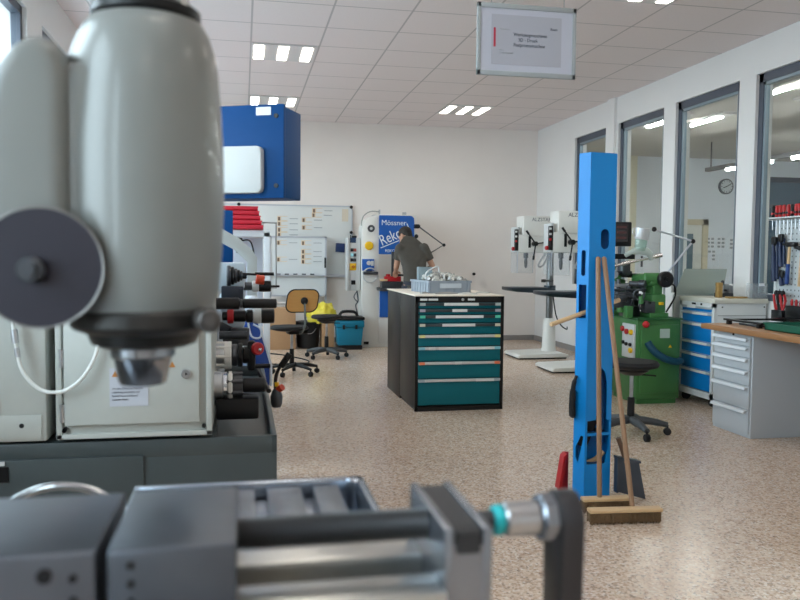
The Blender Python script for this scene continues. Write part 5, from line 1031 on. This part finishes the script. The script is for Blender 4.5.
q = MB().bb(3.60, 4.25, 4.30, 4.93, .785, .792).bb(3.60, 3.61, 4.30, 4.93, .785, .835).bb(4.24, 4.25, 4.30, 4.93, .785, .835).bb(3.60, 4.25, 4.92, 4.93, .785, .835).bb(3.60, 4.25, 4.30, 4.31, .785, .835).bb(3.595, 4.255, 4.925, 4.94, .828, .838).bb(3.59, 3.605, 4.30, 4.93, .828, .838)
q.build('tray_body', GREEND, gt, smooth=False)
for k in range(5): MB().bb(3.61, 4.24, 4.40+k*.1, 4.406+k*.1, .79, .825).build('divider', GREEND, gt, smooth=False)
rkk = thing('bar_rack', 'low black rack of flat bars at the far end of the bench', 'rack', (3.85, 5.2, .785))
for y in (5.02, 5.38): MB().bb(3.66, 4.15, y, y+.03, .812, .826, .003).build('cross_bar', BLACKM, rkk)
for x in (3.62, 4.11): MB().bb(x, x+.04, 5.0, 5.45, .812, .826, .003).bb(x, x+.03, 5.02, 5.05, .785, .82).bb(x, x+.03, 5.38, 5.41, .785, .82).build('side_rail', BLACKM, rkk)
tag(MB().bb(3.68, 3.95, 5.10, 5.34, .785, .80, .003).build('steel_plate', DSTEEL), 'dark flat steel plate lying under the black bar rack', 'plate')

# ================================================================ THE MAN AT THE BANDSAW
def remeshed(mb, vox, name, m, parent, sm=4):
    bmesh.ops.recalc_face_normals(mb.bm, faces=mb.bm.faces[:])
    me = bpy.data.meshes.new('_r'); mb.bm.to_mesh(me); mb.bm.free(); o = bpy.data.objects.new('_r', me); col.objects.link(o)
    r = o.modifiers.new('r', 'REMESH'); r.mode = 'VOXEL'; r.voxel_size = vox; r.use_smooth_shade = True
    s = o.modifiers.new('s', 'SMOOTH'); s.factor = .5; s.iterations = sm
    dg = bpy.context.evaluated_depsgraph_get(); ev = bpy.data.meshes.new_from_object(o.evaluated_get(dg)); bpy.data.objects.remove(o)
    ev.transform(Matrix.Translation(-OFF[parent.name])); ev.materials.clear(); ev.materials.append(m); ev.name = name
    ob = bpy.data.objects.new(name, ev); col.objects.link(ob); ob.parent = parent; OFF[ob.name] = OFF[parent.name]; return ob
mn = thing('person', 'man in olive grey T-shirt bending over the bandsaw table, back turned', 'person', (2.17, 9.95, 0))
def limb(q, pts, rs, seg=14):
    P = [Vector(p) for p in pts]
    for (a, b_), (r1, r2) in zip(zip(P, P[1:]), zip(rs, rs[1:])):
        q.cyl(a, b_, r1, r2, seg=seg); q.ball(a, r1, u=14, v=8)
    q.ball(P[-1], rs[-1], u=14, v=8)
SL, SR = Vector((1.995, 10.05, 1.385)), Vector((2.315, 10.03, 1.395))
EL, ER = Vector((1.965, 10.10, 1.15)), Vector((2.430, 10.03, 1.145))
WL, WR = Vector((2.005, 10.36, 1.075)), Vector((2.30, 10.27, 1.045))
HC = Vector((2.108, 10.25, 1.538)); NB = Vector((2.125, 10.10, 1.46))
q = MB()
loft(q, [(2.17, 9.88, .90, .155, .115, .15), (2.17, 9.90, 1.0, .145, .105, .2), (2.165, 9.94, 1.12, .145, .10, .3), (2.16, 10.0, 1.26, .165, .11, .4), (2.155, 10.05, 1.35, .155, .095, .5), (2.14, 10.085, 1.42, .09, .065, .6)], 24)
limb(q, [SL, EL, WL], [.043, .038, .027]); limb(q, [SR, ER, WR], [.043, .038, .027])
limb(q, [NB+Vector((0, .02, -.06)), NB+Vector((0, .040, 0)), HC-Vector((-.005, .03, .05))], [.040, .044, .050])
fd = Vector((-.55, .60, -.58)).normalized(); upv = Vector((-.30, .52, .80)); upv = (upv-fd*upv.dot(fd)).normalized(); sd = fd.cross(upv)
Mh = Matrix((sd, fd, upv)).transposed()
def H(x, y, z): return HC+Mh @ Vector((x, y, z))
hq = Mh.to_quaternion()
q.ball(H(0, -.012, .025), .085, (.90, 1.12, 1.12), rot=hq); q.ball(H(0, .028, -.035), .062, (.92, 1.05, 1.3), rot=hq)
q.ball(H(0, .055, -.085), .032, (1.1, .9, .8), rot=hq)
q.cyl(H(0, .085, .015), H(0, .112, -.022), .008, .014); q.ball(H(0, .100, -.024), .014)
for s_ in (-1, 1):
    q.ball(H(s_*.078, -.008, .0), .026, (.4, .75, 1.25), rot=hq)
    q.ball(H(s_*.030, .078, .022), .014, (1.2, .6, .5), rot=hq)
q.ball(H(0, .086, -.052), .020, (1.2, .5, .35), rot=hq)
# thighs and shins are one with the body
for s_ in (-1, 1):
    limb(q, [(2.17+s_*.085, 9.88, .88), (2.17+s_*.11, 9.92, .48), (2.17+s_*.12, 9.87, .08)], [.085, .055, .038])
# hands with five fingers closing on the work
for Wp, tgt in ((WL, Vector((2.02, 10.45, 1.045))), (WR, Vector((2.13, 10.50, 1.04)))):
    d = (tgt-Wp).normalized(); s2 = d.cross(Vector((0, 0, 1))).normalized(); n2 = s2.cross(d)
    pc = Wp+d*.05
    rotm = Matrix((s2, d, n2)).transposed()
    q.ball(pc, .045, (.92, 1.15, .42), rot=rotm.to_quaternion())
    for j, (lx, ln) in enumerate(((-.031, .062), (-.011, .074), (.010, .070), (.030, .056))):
        b0 = pc+s2*lx+d*.035; b1 = b0+d*ln*.5; b2 = b1+d*ln*.32-n2*ln*.28; b3 = b2-n2*ln*.26+d*.006
        limb(q, [b0, b1, b2, b3], [.0105, .0095, .0085, .0075], 8)
    sgn = 1 if Wp is WL else -1
    t0 = Wp+s2*sgn*.030+d*.02; limb(q, [t0, t0+s2*sgn*.028+d*.025, t0+s2*sgn*.03+d*.052-n2*.012], [.013, .0105, .009], 8)
body = remeshed(q, .0075, 'body', SKIN, mn, 3)
for s_ in (-1, 1):
    MB().ball(H(s_*.030, .0835, .018), .009, (1, .6, .8)).build('eye', mat('eye_white', (.6, .58, .55), .3), mn)
MB().ball(H(0, .098, -.052), .017, (1.1, .35, .3), rot=hq).build('lips', mat('lips', (.38, .15, .12), .5), mn)
q = MB(); q.ball(H(0, -.022, .040), .089, (.94, 1.10, 1.06), rot=hq); q.ball(H(0, .012, .062), .048, (1.2, 1.0, .7), rot=hq); q.ball(H(0, -.065, -.01), .055, (1.1, .7, 1.05), rot=hq)
for s_ in (-1, 1): q.ball(H(s_*.062, .005, .045), .034, (.6, 1.1, .9), rot=hq)
remeshed(q, .007, 'hair', HAIR, mn, 2)
q = MB()
loft(q, [(2.17, 9.865, .84, .168, .130, .05), (2.17, 9.875, .90, .160, .126, .15), (2.17, 9.90, 1.0, .152, .118, .2), (2.165, 9.94, 1.12, .155, .116, .3), (2.16, 10.0, 1.26, .183, .13, .4), (2.155, 10.045, 1.35, .200, .125, .5), (2.152, 10.070, 1.415, .180, .112, .6), (2.145, 10.095, 1.465, .130, .098, .7), (2.134, 10.118, 1.508, .086, .090, .75)], 28)
for S_, E_ in ((SL, EL), (SR, ER)):
    m_1 = S_+(E_-S_)*.66
    q.ball(S_-Vector((0, 0, .006)), .065, u=16, v=10); q.cyl(S_-Vector((0, 0, .006)), m_1, .064, .062, seg=18)
remeshed(q, .010, 't_shirt', SHIRT, mn, 12)
q = MB()
for s_ in (-1, 1):
    x = 2.17
    q.cyl((x+s_*.085, 9.88, .90), (x+s_*.112, 9.93, .50), .098, .075, seg=18); q.ball((x+s_*.112, 9.93, .50), .075); q.cyl((x+s_*.112, 9.93, .50), (x+s_*.12, 9.88, .06), .072, .062, seg=18)
loft(q, [(2.17, 9.88, .82, .16, .125, 0), (2.17, 9.88, .97, .156, .118, .15)], 24)
remeshed(q, .010, 'trousers', TROUS, mn, 4)
for s_ in (-1, 1):
    MB().box((2.17+s_*.125, 9.93, .045), (.09, .27, .088), .035, seg=4).build('shoe', BLACK, mn)
